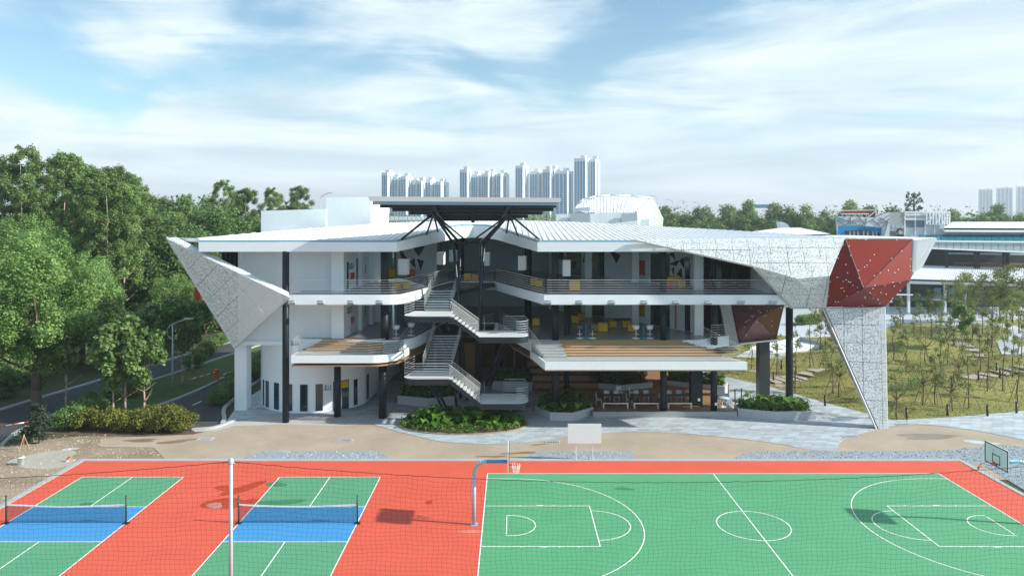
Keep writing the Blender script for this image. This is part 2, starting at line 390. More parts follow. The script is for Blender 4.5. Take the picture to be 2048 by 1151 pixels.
lines('boundary_line', lambda m: [ln(m, -1.47, 30, -1.47, 45, zl), ln(m, 25.6, 30, 25.6, 45, zl), ln(m, -1.44, 45, 25.57, 45, zl+.001), ln(m, -1.44, 30, 25.57, 30, zl+.001)], bf)
lines('halfway_line', lambda m: ln(m, 12.07, 30.06, 12.07, 44.94, zl), bf)
lines('centre_circle', lambda m: arc(m, 12.07, 37.5, 1.78, 0, 2*math.pi, zl+.002, n=64), bf)
def keyhole(m, s):
    X = (lambda x: x) if s > 0 else (lambda x: 24.13-x)
    ln(m, X(-1.42), 40.0, X(4.13), 40.0, zl); ln(m, X(-1.42), 35.1, X(4.13), 35.1, zl); ln(m, X(4.13), 35.1, X(4.13), 40.0, zl+.001)
    for q in (0.4, 1.3, 2.2, 3.1):
        w = 0.35 if q == 1.3 else 0.06
        for yy in (40.05, 35.05):
            m.sheet([(X(q), yy-.045), (X(q+w), yy-.045), (X(q+w), yy+.045), (X(q), yy+.045)], zl+.002)
def ft(m, s):
    X = (lambda x: x) if s > 0 else (lambda x: 24.13-x)
    a = (-math.pi/2, math.pi/2) if s > 0 else (math.pi/2, 1.5*math.pi)
    arc(m, X(4.13), 37.55, 1.78, a[0], a[1], zl+.002)
def nocharge(m, s):
    X = (lambda x: x) if s > 0 else (lambda x: 24.13-x)
    a = (-math.pi/2, math.pi/2) if s > 0 else (math.pi/2, 1.5*math.pi)
    arc(m, X(-0.05), 37.5, 1.22, a[0], a[1], zl+.002); ln(m, X(-0.27), 36.45, X(-0.27), 38.55, zl)
    ln(m, X(-0.27), 36.28, X(-0.05), 36.28, zl); ln(m, X(-0.27), 38.72, X(-0.05), 38.72, zl)
def three(m, s):
    X = (lambda x: x) if s > 0 else (lambda x: 24.13-x)
    a = (-math.pi/2, math.pi/2) if s > 0 else (math.pi/2, 1.5*math.pi)
    arc(m, X(-0.1), 37.5, 6.62, a[0], a[1], zl+.002, n=80)
    for yy in (44.12, 30.88): ln(m, X(-1.42), yy, X(-0.1), yy, zl)
for s in (1, -1):
    for nm, fn in (('lane_line', keyhole), ('free_throw_arc', ft), ('restricted_arc', nocharge), ('three_point_arc', three)):
        lines(nm, lambda m: fn(m, s), bf)
for i, (x0, x1) in enumerate(((-25.45, -19.45), (-13.75, -7.8))):
    g = struct('pickleball_floor', MB().sheet([(x0, 31.0), (x1, 31.0), (x1, 44.4), (x0, 44.4)], 0.013), GREENC2)
    struct('kitchen_floor', MB().sheet([(x0, 35.6), (x1, 35.6), (x1, 39.88), (x0, 39.88)], 0.0165), BLUEC, g)
    xm = (x0+x1)/2
    lines('side_line', lambda m: [ln(m, x0, 31, x0, 44.4, .021), ln(m, x1, 31, x1, 44.4, .021)], g)
    lines('cross_line', lambda m: [ln(m, x0, y, x1, y, .022) for y in (31, 35.6, 39.88, 44.4)], g)
    lines('centre_line', lambda m: [ln(m, xm, 31, xm, 35.6, .021), ln(m, xm, 39.88, xm, 44.4, .021)], g)
def patch(name, px, py, rx, ry, mat, z, seed, ang=0, amp=.16):
    c = G(px, py); return struct(name, MB().sheet(blob(c.x, c.y, rx, ry, 26, seed, ang, amp), z), mat)
patch('wet_patch', 448, 1006, 1.0, 0.9, REDW, .0095, 3); patch('wet_patch', 487, 976, 1.25, .55, REDW, .0100, 4, .9); patch('wet_patch', 446, 975, .5, .35, REDW, .0105, 5)
patch('wet_patch', 495, 1004, .7, .55, REDW, .0098, 14); patch('wet_patch', 858, 1004, .22, .25, REDW, .01, 6); patch('wet_patch', 460, 925, 1.0, .12, REDW, .01, 7)
patch('damp_green_patch', 560, 1004, 1.15, .42, GREENW, .0142, 8, .1); patch('damp_green_patch', 552, 968, .6, .4, GREENW, .0142, 9); patch('damp_green_patch', 172, 1008, .3, .3, GREENW, .0142, 10, .8)
patch('damp_green_patch', 1248, 977, .55, .22, GREENW, .0142, 11)
patch('wear_and_reflection_patch', 430, 1010, .42, .38, M('puddle_reflection_red', (.42, .20, .17), .6, var=.15, vs=4), .0115, 12); patch('wear_and_reflection_patch', 940, 1062, .5, .2, M('scuffed_red', (0.55, 0.2, 0.14), .8, var=.2, vs=3), .0094, 13)  # the first patch has a puddle's pale reflection painted into its colour
patch('damp_stain', 1040, 905, 1.0, .25, WETC, .004, 21, .1, .25); patch('damp_stain', 1080, 888, .7, .12, WETC, .004, 22, .2, .3); patch('damp_stain', 352, 882, 1.4, .3, WETC, .004, 23, .3, .3)
patch('damp_stain', 280, 880, 1.3, .3, WETC, .004, 24, .1, .3); patch('damp_stain', 985, 912, .8, .2, WETC, .0044, 25, .1, .3)
patch('damp_stain', 1860, 872, 2.6, .5, M('dust_stain', (0.22, 0.20, 0.17), .85, var=.25, vs=.8), .004, 26, .05, .35)
patch('concrete_patch', 90, 918, 2.2, 1.6, M('thin_screed', (0.36, 0.35, 0.31), .9, var=.12, vs=.6), -.012, 27, .2, .2)
patch('concrete_patch', 140, 897, .5, .35, PALEC, -.010, 28, .2, .1)
patch('puddle', 1960, 884, 1.1, .35, M('puddle_water', (0.45, 0.55, 0.62), .08, spec=.9), .006, 29, -.15, .25)
# grey gravel beds with loose stones
def gravel(pts, seed, dens=26):
    poly = [tuple(G(*p)[:2]) for p in pts]
    struct('gravel_bed', MB().sheet(poly, 0.006), GRAVEL)
    return poly
gp = [gravel(((474, 921.0), (500, 910), (528, 902), (755, 902), (792, 921.0)), 1),
      gravel(((1042, 921.0), (1062, 908), (1078, 902), (1262, 902), (1266, 908), (1272, 912), (1268, 921)), 2),
      gravel(((1452, 921.0), (1500, 903.5), (1620, 902), (1880, 901), (1960, 893), (1995, 889), (2090, 896), (2300, 905), (2300, 1040), (2150, 1040), (1975, 935), (1925, 921.0)), 3)]
def inpoly(x, y, poly):
    c = False; j = len(poly)-1
    for i in range(len(poly)):
        xi, yi = poly[i]; xj, yj = poly[j]
        if (yi > y) != (yj > y) and x < (xj-xi)*(y-yi)/(yj-yi)+xi: c = not c
        j = i
    return c
def fast_mesh(name, verts, faces_n, mat, parent=None, tint=None, smooth=False):
    """verts (n,k,3) array: each row one polygon of k corners"""
    n, k_, _ = verts.shape; o0 = ORG.get(parent, Vector((0, 0, 0)))
    me = bpy.data.meshes.new(name); me.vertices.add(n*k_); me.vertices.foreach_set('co', (verts.reshape(-1, 3)-np.array(o0)).astype(np.float32).ravel())
    me.loops.add(n*k_); me.loops.foreach_set('vertex_index', np.arange(n*k_, dtype=np.int32))
    me.polygons.add(n); me.polygons.foreach_set('loop_start', (np.arange(n)*k_).astype(np.int32)); me.polygons.foreach_set('loop_total', np.full(n, k_, np.int32))
    if tint is not None:
        a = me.attributes.new('tint', 'FLOAT', 'FACE'); a.data.foreach_set('value', np.asarray(tint, np.float32))
    me.update(calc_edges=True); me.validate()
    me.materials.append(mat); o = bpy.data.objects.new(name, me); link(o, parent); ORG[o] = o0.copy(); return o
tris = []; tn = []
nr = np.random.RandomState(5)
for poly in gp:
    xs = [p[0] for p in poly]; ys = [p[1] for p in poly]
    for _ in range(int((max(xs)-min(xs))*(max(ys)-min(ys))*18)):
        x, y = nr.uniform(min(xs), min(35, max(xs))), nr.uniform(min(ys), max(ys))
        if not inpoly(x, y, poly) or x > 34: continue
        s_ = nr.uniform(.03, .075); a = nr.uniform(0, 6.28); t_ = nr.uniform(0, 1)
        b_ = [np.array((x+s_*math.cos(a+q*2.09), y+s_*math.sin(a+q*2.09), .004)) for q in range(3)]; tp = np.array((x+nr.uniform(-.02, .02), y+nr.uniform(-.02, .02), .006+s_*.9))
        for q in range(3): tris.append((b_[q], b_[(q+1) % 3], tp)); tn.append(t_)
nl_ = len(tris)
for _ in range(5200):
    x, y = nr.uniform(-40, -20.5), nr.uniform(36, 53)
    if not (x < -27.4 or (y > 47.8 and x < -22.2-(y-47.8)*.9)): continue
    s_ = nr.uniform(.015, .05)*(2.2 if nr.uniform() > .97 else 1); a = nr.uniform(0, 6.28); t_ = nr.uniform(.3, 1)
    b_ = [np.array((x+s_*math.cos(a+q*2.09), y+s_*math.sin(a+q*2.09), -.018)) for q in range(3)]; tp = np.array((x, y, -.016+s_*.7))
    for q in range(3): tris.append((b_[q], b_[(q+1) % 3], tp)); tn.append(t_)
tag(fast_mesh('rubble', np.array(tris[nl_:]), 3, M('rubble_stone', (.40, .36, .30), .9, tint=.5), tint=tn[nl_:]), 'scattered pale rubble on the bare earth left of the court', 'rubble', kind='stuff'); tris, tn = tris[:nl_], tn[:nl_]
tag(fast_mesh('loose_gravel', np.array(tris), 3, PEBB, tint=tn), 'loose blue grey gravel spread beside the red court', 'gravel', kind='stuff')
# granite paving in front of the building
gfront = [(452, 843), (560, 826.5), (700, 833), (745, 848), (800, 864), (870, 881), (915, 886), (960, 888), (1040, 886), (1090, 880), (1140, 872), (1230, 863.5), (1340, 864.5), (1450, 873.5), (1560, 886.5), (1625, 901),
          (1676, 901), (1674, 891), (1685, 880), (1705, 872), (1740, 862), (1770, 853), (1830, 847.5), (1880, 851), (1950, 860), (2048, 879)]
gpoly = [tuple(G(*p)[:2]) for p in gfront]
gpoly = smooth_poly(gpoly, 1, closed=False)
gpoly += [(60, 58), (60, 63), (40.5, 59.5), (34, 57.8), (28.8, 56.8), (26.1, 61.7), (23.4, 67.6), (21, 74), (21, 78), (-22, 78), (-22.5, 62)]
gf = struct('granite_paving', MB().sheet(gpoly, 0.010), GROUT)
pal = [tuple(G(*p)[:2]) for p in ((385, 859), (430, 855), (455, 843), (560, 826), (700, 833), (744, 847), (690, 850.5), (640, 850), (570, 848), (470, 851), (432, 861), (390, 863))]
struct('concrete_apron', MB().sheet(pal, 0.0055), PALEC)
PW, PH, GAP = 0.80, 0.40, 0.02
full = MB().box(-PW/2+GAP/2, PW/2-GAP/2, -PH/2+GAP/2, PH/2-GAP/2, 0, 0.012)
cells = []
for j in range(int((70-50)/PH)):
    y0 = 50+j*PH; off = (j % 3)*PW/3
    for i in range(-30, 66):
        x0 = i*PW+off
        q = clip_rect(gpoly, x0+GAP/2, x0+PW-GAP/2, y0+GAP/2, y0+PH-GAP/2)
        if len(q) >= 3 and abs(area(q)) > .02:
            px = 1024+(x0+.4)*F/y0
            if -20 < px < 2070 and not (-20.8 < x0 < -12 and y0 > 59.5) and not (6.6 < x0 < 16.4 and y0 > 57.6): cells.append((y0, x0, q, abs(area(q))))
cells.sort(key=lambda c: c[0])
pv0 = None; rest = []; rt = []; rq = random.Random(3)
for n_, (y0, x0, q, a) in enumerate(cells):
    if n_ < 300:
        if a > (PW-GAP)*(PH-GAP)*.985:
            loc = (x0+PW/2, y0+PH/2, 0.010)
            if pv0 is None: pv0 = full.build('paver', GRAN, gf); pv0.location = loc
            else: inst(pv0, loc, gf)
        else: MB().prism(q, 0.010, 0.022).build('paver', GRAN, gf)
    else: rest.append(q); rt.append(rq.random())
rm = MB()
tint = []
for q, t_ in zip(rest, rt):
    b4 = len(rm.f); rm.sheet(q, .022); tint += [t_]*(len(rm.f)-b4)
ro = rm.build('paver_field', GRAN, gf, kind='stuff')
a = ro.data.attributes.new('tint', 'FLOAT', 'FACE'); a.data.foreach_set('value', tint)
# kerb of the drive
def ribbon(name, pts, w, z0, z1, mat, parent=None):
    mb = MB(); pts = [Vector(p[:2]) for p in pts]
    L_, R_ = [], []
    for i, p in enumerate(pts):
        d = (pts[min(i+1, len(pts)-1)]-pts[max(i-1, 0)]).normalized(); n_ = Vector((-d.y, d.x))*w/2
        L_.append(p+n_); R_.append(p-n_)
    mb.prism([tuple(p) for p in L_]+[tuple(p) for p in R_[::-1]], z0, z1)
    return struct(name, mb, mat, parent)
kp = smooth_poly([tuple(G(*p)[:2]) for p in ((384, 859), (425, 857), (452, 848), (470, 840))], 2, False)
ribbon('kerb', kp, .3, 0, .12, PALEC)
# ---------------------------------------------------------------- drain grates
def grate(px, py, w, d, which, n=7):
    c = G(px, py); t = thing('drain_grate', 'dark slotted drain grate in a pale frame, ' + which, 'drain grate', (c.x, c.y, 0), 'drain grates set in the plaza')
    z = 0.022 if c.y > 53 or px > 1650 else 0.002
    f_ = MB(); x0, x1, y0, y1 = c.x-w/2, c.x+w/2, c.y-d/2, c.y+d/2; e = .08
    f_.box(x0-e, x1+e, y0-e, y0, 0, z+.02); f_.box(x0-e, x1+e, y1, y1+e, 0, z+.02); f_.box(x0-e, x0, y0, y1, 0, z+.02); f_.box(x1, x1+e, y0, y1, 0, z+.02)
    f_.build('frame', PALEC, t)
    MB().box(x0, x1, y0, y1, 0, z+.004).build('sump', BLACK, t)
    sl_ = None
    for i in range(n):
        xx = x0+(i+.5)*w/n
        m = MB().box(xx-w/n*.28, xx+w/n*.28, y0, y1, z, z+.018)
        m.build('slat', GALV, t)
for a in ((411, 877, .9, .55, 'nearest the parked-road shrubs'), (691, 880, .85, .5, 'left of the leafy oval bed'), (1105, 884, .85, .45, 'beside the white board'), (1701, 873, .95, .5, 'beside the foot of the perforated leg'), (1807, 849, .9, .45, 'at the edge of the garden lawn')): grate(*a)
# ---------------------------------------------------------------- roads on the left
rf = smooth_poly([(-46, 44), (-43, 52), (-41, 58), (-40.2, 62.7), (-38.9, 69.2), (-35.3, 87.7), (-33, 97), (-29, 110), (-26, 125)], 1, False)
rn = smooth_poly([(-34.2, 44), (-34, 49.5), (-35.6, 54), (-35.5, 59.2), (-34.8, 64.4), (-30.6, 87), (-28.4, 96), (-24, 110), (-20, 125)], 1, False)
struct('road', MB().sheet(rf + rn[::-1], -0.012), ASPH)
ribbon('road_kerb', rf, .35, -.03, .12, GREYK); ribbon('road_kerb', rn[3:], .25, -.03, .12, GREYK)
dl = smooth_poly([tuple(G(*p)[:2]) for p in ((262, 826), (315, 812), (350, 800), (400, 780), (455, 752), (520, 735), (585, 716))] + [(-25.6, 96), (-22, 110)], 1, False)
dr = smooth_poly([tuple(G(*p)[:2]) for p in ((384, 860), (430, 856), (450, 845), (446, 822), (452, 812), (500, 772), (545, 745))] + [(-20, 85), (-17, 100), (-15, 110)], 1, False)
struct('driveway', MB().sheet(dl + dr[::-1], -0.008), ASPH)
ribbon('driveway_kerb', dl, .3, -.02, .14, GREYK); ribbon('driveway_kerb', dr[4:], .3, -.02, .14, GREYK)
mk = MB()
for a, b in (((386, 809), (402, 802)), ((428, 791), (442, 785)), ((497, 761), (510, 756)), ((512, 806), (520, 803))):
    p, q = G(*a), G(*b); ln(mk, p.x, p.y, q.x, q.y, .002, .13)
ps, pe = Vector(G(447, 748)[:2]), Vector(G(600, 692)[:2])
qs, qe = Vector(G(480, 752)[:2]), Vector(G(600, 706)[:2])
ln(mk, ps.x, ps.y, pe.x, pe.y, .002, .12); ln(mk, qs.x, qs.y, qe.x, qe.y, .0025, .12)
for i in range(9):
    t_ = i/8; a = ps.lerp(pe, t_); b = qs.lerp(qe, t_); ln(mk, a.x, a.y, b.x, b.y, .003, .1)
struct('road_marking', mk, LINE)
struct('verge', MB().sheet(rn[5:] + dl[::-1], -0.006), M('verge_grass', (0.055, 0.10, 0.022), .95, var=.3, vs=.8, bump=.6, bs=8))
# ---------------------------------------------------------------- garden lawn with mounds
FX = [18, 21, 23.4, 26.1, 28.8, 34, 40.5, 52, 80]; FY = [76, 71.5, 67.5, 61.6, 56.7, 57.6, 59.4, 61.5, 66]
BX = [18, 30, 38, 46, 56, 80]; BY = [104, 98, 95, 97, 108, 112]
MOUNDS = [(31.2, 70.5, 1.15, 2.6, 2.0), (38, 65.5, 1.25, 4.2, 2.2), (45, 86, 1.6, 6, 4), (50, 75, 1.5, 4.5, 2.6), (29.6, 63.8, .45, 2.2, 1.5), (45, 68, .7, 3, 2), (58, 70, 1.2, 4, 3), (35, 80, .8, 4, 3), (60, 86, 1.2, 5, 4)]
def lawn_z(x, y):
    f0 = np.interp(x, FX, FY); b0 = np.interp(x, BX, BY)
    e = min(1.0, max(0.0, (y-f0)/3.0))*min(1.0, max(0.0, (b0-y)/3.0))
    z = sum(h*math.exp(-((x-mx_)/sx)**2-((y-my)/sy)**2) for mx_, my, h, sx, sy in MOUNDS)
    return 0.03+e*(z+0.05*math.sin(x*1.1)*math.sin(y*.9))
nx_, ny_ = 120, 80; vs = []
for i in range(nx_+1):
    x = 18+62*i/nx_; f0 = np.interp(x, FX, FY); b0 = np.interp(x, BX, BY)
    for j in range(ny_+1):
        y = f0+(b0-f0)*j/ny_; vs.append((x, y, lawn_z(x, y)))
lm = MB().add(vs, [(i*(ny_+1)+j, (i+1)*(ny_+1)+j, (i+1)*(ny_+1)+j+1, i*(ny_+1)+j+1) for i in range(nx_) for j in range(ny_)], True)
lawn = struct('lawn', lm, LAWN)
# grass blades on the lawn (stuff)
nb = 60000; bx = nr.uniform(19, 56, nb); by_ = nr.uniform(56, 100, nb); keep = (by_ > np.interp(bx, FX, FY)+.05) & (by_ < np.interp(bx, BX, BY)-.1) & (np.abs(bx*F/by_) < 1100)
bx, by_ = bx[keep], by_[keep]; nb = len(bx); bz = np.array([lawn_z(x, y) for x, y in zip(bx, by_)])
an = nr.uniform(0, 6.28, nb); h = nr.uniform(.03, .09, nb); wd = nr.uniform(.03, .07, nb)
T = np.zeros((nb, 3, 3)); T[:, 0] = np.stack([bx-np.cos(an)*wd, by_-np.sin(an)*wd, bz-.01], 1); T[:, 1] = np.stack([bx+np.cos(an)*wd, by_+np.sin(an)*wd, bz-.01], 1)
T[:, 2] = np.stack([bx+nr.normal(0, .05, nb), by_+nr.normal(0, .05, nb), bz+h], 1)
GRASSM = MLEAF('dry_grass_blade', (0.20, 0.19, 0.05), (0.29, 0.285, 0.08), 0, .5)
tag(fast_mesh('lawn_grass', T, 3, GRASSM, tint=nr.uniform(0, 1, nb)), 'short olive grass covering the mounded garden lawn', 'grass', kind='stuff')
# rear plaza and paths
PLZ = M('far_granite', (0.44, 0.50, 0.55), .75, var=.09, vs=.5, stretch=(.4, 2, 1))
struct('rear_plaza', MB().sheet([(14, 78), (21, 78), (18, 104), (30, 98), (38, 95), (46, 97), (56, 108), (80, 112), (120, 116), (120, 150), (0, 150)], -0.004), PLZ)
cpth = smooth_poly([tuple(G(*p)[:2]) for p in ((1880, 650), (1960, 645), (2030, 655), (2060, 672), (2020, 690), (2035, 715), (2060, 735))], 2, False)
pm = MB(); pw = 1.5
pp = [Vector(p) for p in cpth]; Ls, Rs = [], []
for i, p in enumerate(pp):
    d = (pp[min(i+1, len(pp)-1)]-pp[max(0, i-1)]).normalized(); n_ = Vector((-d.y, d.x))*pw; Ls.append(p+n_); Rs.append(p-n_)
vs = []
for a, b in zip(Ls, Rs): vs += [(a.x, a.y, lawn_z(a.x, a.y)+.05), (b.x, b.y, lawn_z(b.x, b.y)+.05)]
pm.add(vs, [(2*i, 2*i+2, 2*i+3, 2*i+1) for i in range(len(Ls)-1)]); struct('garden_path', pm, PLZ)
STEP = M('sandy_slab', (0.36, 0.32, 0.27), .85, var=.1, vs=.8, rnd=.12)
tp_ = thing('stepping_path', 'stepping path of sandy slabs crossing the mounded lawn', 'path', (28, 74, 0))
for line_, n_ in ((((1543, 762), (1620, 756), (1690, 742)), 9), (((1895, 690), (1925, 702), (1950, 716)), 5), (((1945, 760), (2000, 752), (2060, 748)), 7)):
    pts = [G(*p) for p in line_]
    for i in range(n_):
        t_ = i/(n_-1)*(len(pts)-1); a = min(int(t_), len(pts)-2); p = pts[a].lerp(pts[a+1], t_-a); d = pts[a+1]-pts[a]
        MB().rbox((p.x, p.y, lawn_z(p.x, p.y)+.05), (d.length*(len(pts)-1)/n_*.9, 2.2, .1), math.atan2(d.y, d.x)).build('slab', STEP, tp_)
# sunken white ramp on the lawn
rp = thing('garden_ramp', 'low white concrete ramp with stepped treads in the lawn', 'ramp', (27, 85, 0))
q = [G(*p) for p in ((1470, 715), (1500, 700), (1600, 692), (1650, 703), (1560, 718))]
MB().prism([(p.x, p.y) for p in q], 0.0, .10).build('floor', PALEC, rp)
a, b, c_ = q[2], q[3], q[1]
MB().slab([(a.x, a.y, 0), (b.x, b.y, 0), (b.x, b.y, .95), (a.x, a.y, 1.15)], (0, .3, 0)).build('side_wall', CONC, rp)
MB().slab([(c_.x, c_.y, 0), (a.x, a.y, 0), (a.x, a.y, 1.15), (c_.x, c_.y, .3)], (0, .25, 0)).build('back_wall', WHITE, rp)
for i in range(4):
    p0 = a.lerp(c_, .05+.2*i); MB().rbox((p0.x+.2, p0.y-1.6, .12+.05*(4-i)), (2.0, 2.6, .16+.1*(4-i)), .25).build('tread', WHITE, rp)
# ================================================================== school building
Z2, Z3 = 5.85, 9.55
sb = thing('school_building', 'three-storey white school building with stepped terraces and pale sheet roof', 'building', (0, 60, 0))
def part(mb, name, mat, parent=None, **k): return mb.build(name, mat, parent or sb, **k)
def railing(pts, parent, h=1.1, step=1.2, rails=6, drop=0.0, name='railing', pr=.024, rr=.0125):
    pts = [Vector(p) for p in pts]; mb = MB()
    for i in range(len(pts)-1):
        for k_ in range(rails):
            z = Vector((0, 0, h*(k_+1)/rails)); mb.tube(pts[i]+z, pts[i+1]+z, rr*(1.4 if k_ == rails-1 else 1), n=5, cap=False)
    ro = mb.build(name, STEEL, parent)
    L_ = [0]
    for i in range(len(pts)-1): L_.append(L_[-1]+(pts[i+1]-pts[i]).length)
    n_ = max(1, round(L_[-1]/step)); p0 = None
    for k_ in range(n_+1):
        d = L_[-1]*k_/n_; i = min(max(j for j in range(len(L_)-1) if L_[j] <= d+1e-6), len(pts)-2)
        p = pts[i].lerp(pts[i+1], (d-L_[i])/max(1e-6, L_[i+1]-L_[i]))
        if p0 is None:
            p0 = MB().box(-pr, pr, -pr*.6, pr*.6, -drop, h+.02).build('post', STEEL, ro); ORG[p0] = Vector((0, 0, 0))
            p0.location = p-ORG[ro]
        else: inst(p0, p-ORG[ro], ro)
    return ro
# --- columns
def col(x, y, r, z0, z1, mat=DARKCOL):
    return part(MB().lathe((x, y, 0), [(0, z0), (r, z0), (r, z1), (0, z1)], 20), 'column', mat)
col(-16.95, 56.2, .25, 0, 12.8); col(-13.45, 57.8, .26, 0, 4.5); col(-9.9, 57.4, .31, 0, 4.5); col(-9.9, 58.3, .31, 5.0, 8.85); col(-9.9, 58.3, .31, 9.5, 12.8)
col(3.35, 58.0, .3, 0, 4.5); col(3.35, 58.2, .28, 5.4, 8.85); col(3.35, 58.2, .28, 9.5, 12.8); col(4.4, 60.5, .22, 0, 8.8)
col(11.7, 57.95, .26, .4, 4.5); col(11.7, 58.05, .26, 5.4, 8.85); col(11.7, 58.05, .26, 9.5, 12.8)
col(15.6, 57.95, .26, .4, 4.5); col(15.8, 58.6, .26, 5.4, 8.85); col(15.8, 59, .26, 9.5, 12.8)
col(-1.2, 70, .42, 0, 4.5); col(-5.0, 72, .4, Z3, 13.5); col(1.5, 70, .35, Z2, 13.4); col(22.85, 61.8, .29, 0, 7.9)
part(MB().box(14.15, 15.05, 59.2, 60.0, .4, 4.5), 'column', DARKCOL); part(MB().box(20.4, 21.25, 61.8, 62.7, 0, 5.4), 'column', M('charcoal_cladding', (.035, .045, .05), .45))
for x, y, z in ((14.75, 59.19, .95), (15.68, 57.68, 1.0)): part(MB().box(x-.09, x+.09, y-.04, y, z-.1, z+.1), 'wall_light', PLASTW)
# --- left drum on the ground floor
dc, dr_ = Vector((-16.4, 63.3)), 4.55
drum = [(dc.x+dr_*math.cos(R(a)), dc.y+dr_*math.sin(R(a))) for a in range(180, 341, 5)] + [(-11.9, 64.5), (-11.6, 68), (-11.2, 75)]
mb = MB(); h_ = 5.3
for i in range(len(drum)-1):
    a, b = drum[i], drum[i+1]; mb.add([(a[0], a[1], 0), (b[0], b[1], 0), (b[0], b[1], h_), (a[0], a[1], h_)], [(0, 1, 2, 3)], True)
mb.add([(drum[0][0], drum[0][1], 0), (-20.9, 75, 0), (-20.9, 75, h_), (drum[0][0], drum[0][1], h_)], [(0, 3, 2, 1)])
dw = part(mb, 'drum_wall', WHITE)
def on_drum(px):
    best = None
    for i in range(len(drum)-1):
        for k_ in range(10):
            t_ = k_/10; a, b = Vector(drum[i]), Vector(drum[i+1]); p = a.lerp(b, t_)
            q = 1024+p.x*F/p.y
            d = (b-a).normalized(); n_ = Vector((d.y, -d.x))
            if p.dot(n_) > 0: continue
            if best is None or abs(q-px) < best[0]: best = (abs(q-px), p, d, n_)
    return best[1:]
def drum_pane(px0, px1, z0, z1, mat, name='window', off=.02):
    a, d, n_ = on_drum(px0); b, d2, n2_ = on_drum(px1); n_ = (n_+n2_).normalized()
    a, b = a+n_*off, b+n_*off; w = MB().slab([(a.x, a.y, z0), (b.x, b.y, z0), (b.x, b.y, z1), (a.x, a.y, z1)], (n_.x*.03, n_.y*.03, 0))
    o = w.build(name, mat, dw)
    return a, b, n_
for px0, px1 in ((527, 528.5), (532, 538), (548.5, 558), (577, 585), (600.5, 615.5), (631.5, 646), (707, 714), (733, 737.5)): drum_pane(px0, px1, .16, 2.25, GLASS)
a, b, n_ = drum_pane(666, 697.5, .03, 2.35, M('door_glass', (.03, .06, .075), .1, spec=.8), 'glass_door')
drum_pane(668, 696, 1.75, 2.3, YELLOW, 'door_sign', .06); drum_pane(681.3, 682.6, .05, 1.7, STEEL, 'door_handle', .07)
def text(s, loc, size, rot, mat, parent, name):
    cu = bpy.data.curves.new(name, 'FONT'); cu.body = s; cu.size = size; cu.extrude = .006; cu.offset = .014; cu.align_x = 'CENTER'; cu.align_y = 'CENTER'
    cu.materials.append(mat); co = bpy.data.objects.new(name, cu); me = bpy.data.meshes.new_from_object(co); bpy.data.objects.remove(co); me.name = name
    o = bpy.data.objects.new(name, me); link(o, parent); o.location = Vector(loc)-ORG.get(parent, Vector((0, 0, 0))); o.rotation_euler = rot; return o
p, d, n_ = on_drum(656); text('E.1.1', (p.x+n_.x*.05, p.y+n_.y*.05, 1.9), .56, (R(90), 0, math.atan2(d.y, d.x)), GRAPH, dw, 'room_number').scale = (.48, 1, 1)
# --- left wing pillar and walls
part(MB().box(-22.05, -21.1, 59.6, 60.7, 0, 5.35), 'pillar', WHITE)
WX = -13.2
lw = part(MB().box(-21.55, WX, 59.3, 60.0, 5.3, 12.95), 'front_wall', WHITE2)
for x0, x1, y, z0, z1 in ((-21.55, -21.2, 59.0, 5.3, 12.9), (-14.15, WX+.02, 58.75, 5.85, 8.8), (-14.15, WX+.02, 58.75, 9.55, 12.8), (-17.4, WX+.015, 58.85, 8.15, 8.8), (-21.55, -17.4, 58.9, 5.3, 5.6)):
    part(MB().box(x0, x1, y, 59.3, z0, z1), 'pilaster', WHITE)
part(MB().slab([(WX, 59.3, 5.3), (-12.45, 68, 5.3), (-12.45, 68, 12.95), (WX, 59.3, 12.95)], (-.3, 0, 0)), 'corridor_wall', WHITE2)
def sx(y): return WX+(y-59.3)*(.75/8.7)
for z0, zt in ((Z2, 8.8), (Z3, 12.8)):
    for y in (63.2, 66.6): part(MB().box(sx(y)-.02, sx(y)+.28, y-.35, y+.35, z0, zt), 'pilaster', WHITE)
    part(MB().box(-12.5, -11.55, 68, 68.4, z0, zt), 'return_wall', WHITE2)
def cw(y0, y1, z0, z1, mat, name, off=.03):   # panel on the corridor wall
    return MB().slab([(sx(y0)+.004, y0, z0), (sx(y1)+.004, y1, z0), (sx(y1)+.004, y1, z1), (sx(y0)+.004, y0, z1)], (off, 0, 0)).build(name, mat, bpy.data.objects['corridor_wall'])
cwall = bpy.data.objects['corridor_wall']
cw(59.75, 60.15, Z3+.05, 11.75, GLASS, 'window'); cw(62.3, 62.75, Z3+.05, 11.9, GLASS, 'window'); cw(64.2, 66.0, Z3+.02, 11.9, INNERW, 'door'); cw(60.6, 62.6, Z2+.02, 8.3, INNERW, 'door'); cw(64.2, 66.0, Z2+.02, 8.3, INNERW, 'door')
for z in (10.6, 7.0):
    yy = 60.75; mb = MB().box(sx(yy)+.03, sx(yy)+.2, yy-.12, yy+.12, z-.3, z+.25)
    mb.build('fire_extinguisher', REDP, cwall)
    cw(64.9, 65.0, z-.1, z+.6, BLACK, 'door_handle', .06); cw(61.5, 61.6, z-.25, z+.2, BLACK, 'door_handle', .06)
ang = math.atan2(8.7, .75)
text('E.3.1', (sx(60.9)+.05, 60.9, 11.35), .62, (R(90), 0, ang), GRAPH, cwall, 'room_number'); text('E.2.1', (sx(60.4)+.05, 60.4, 7.85), .62, (R(90), 0, ang), GRAPH, cwall, 'room_number')
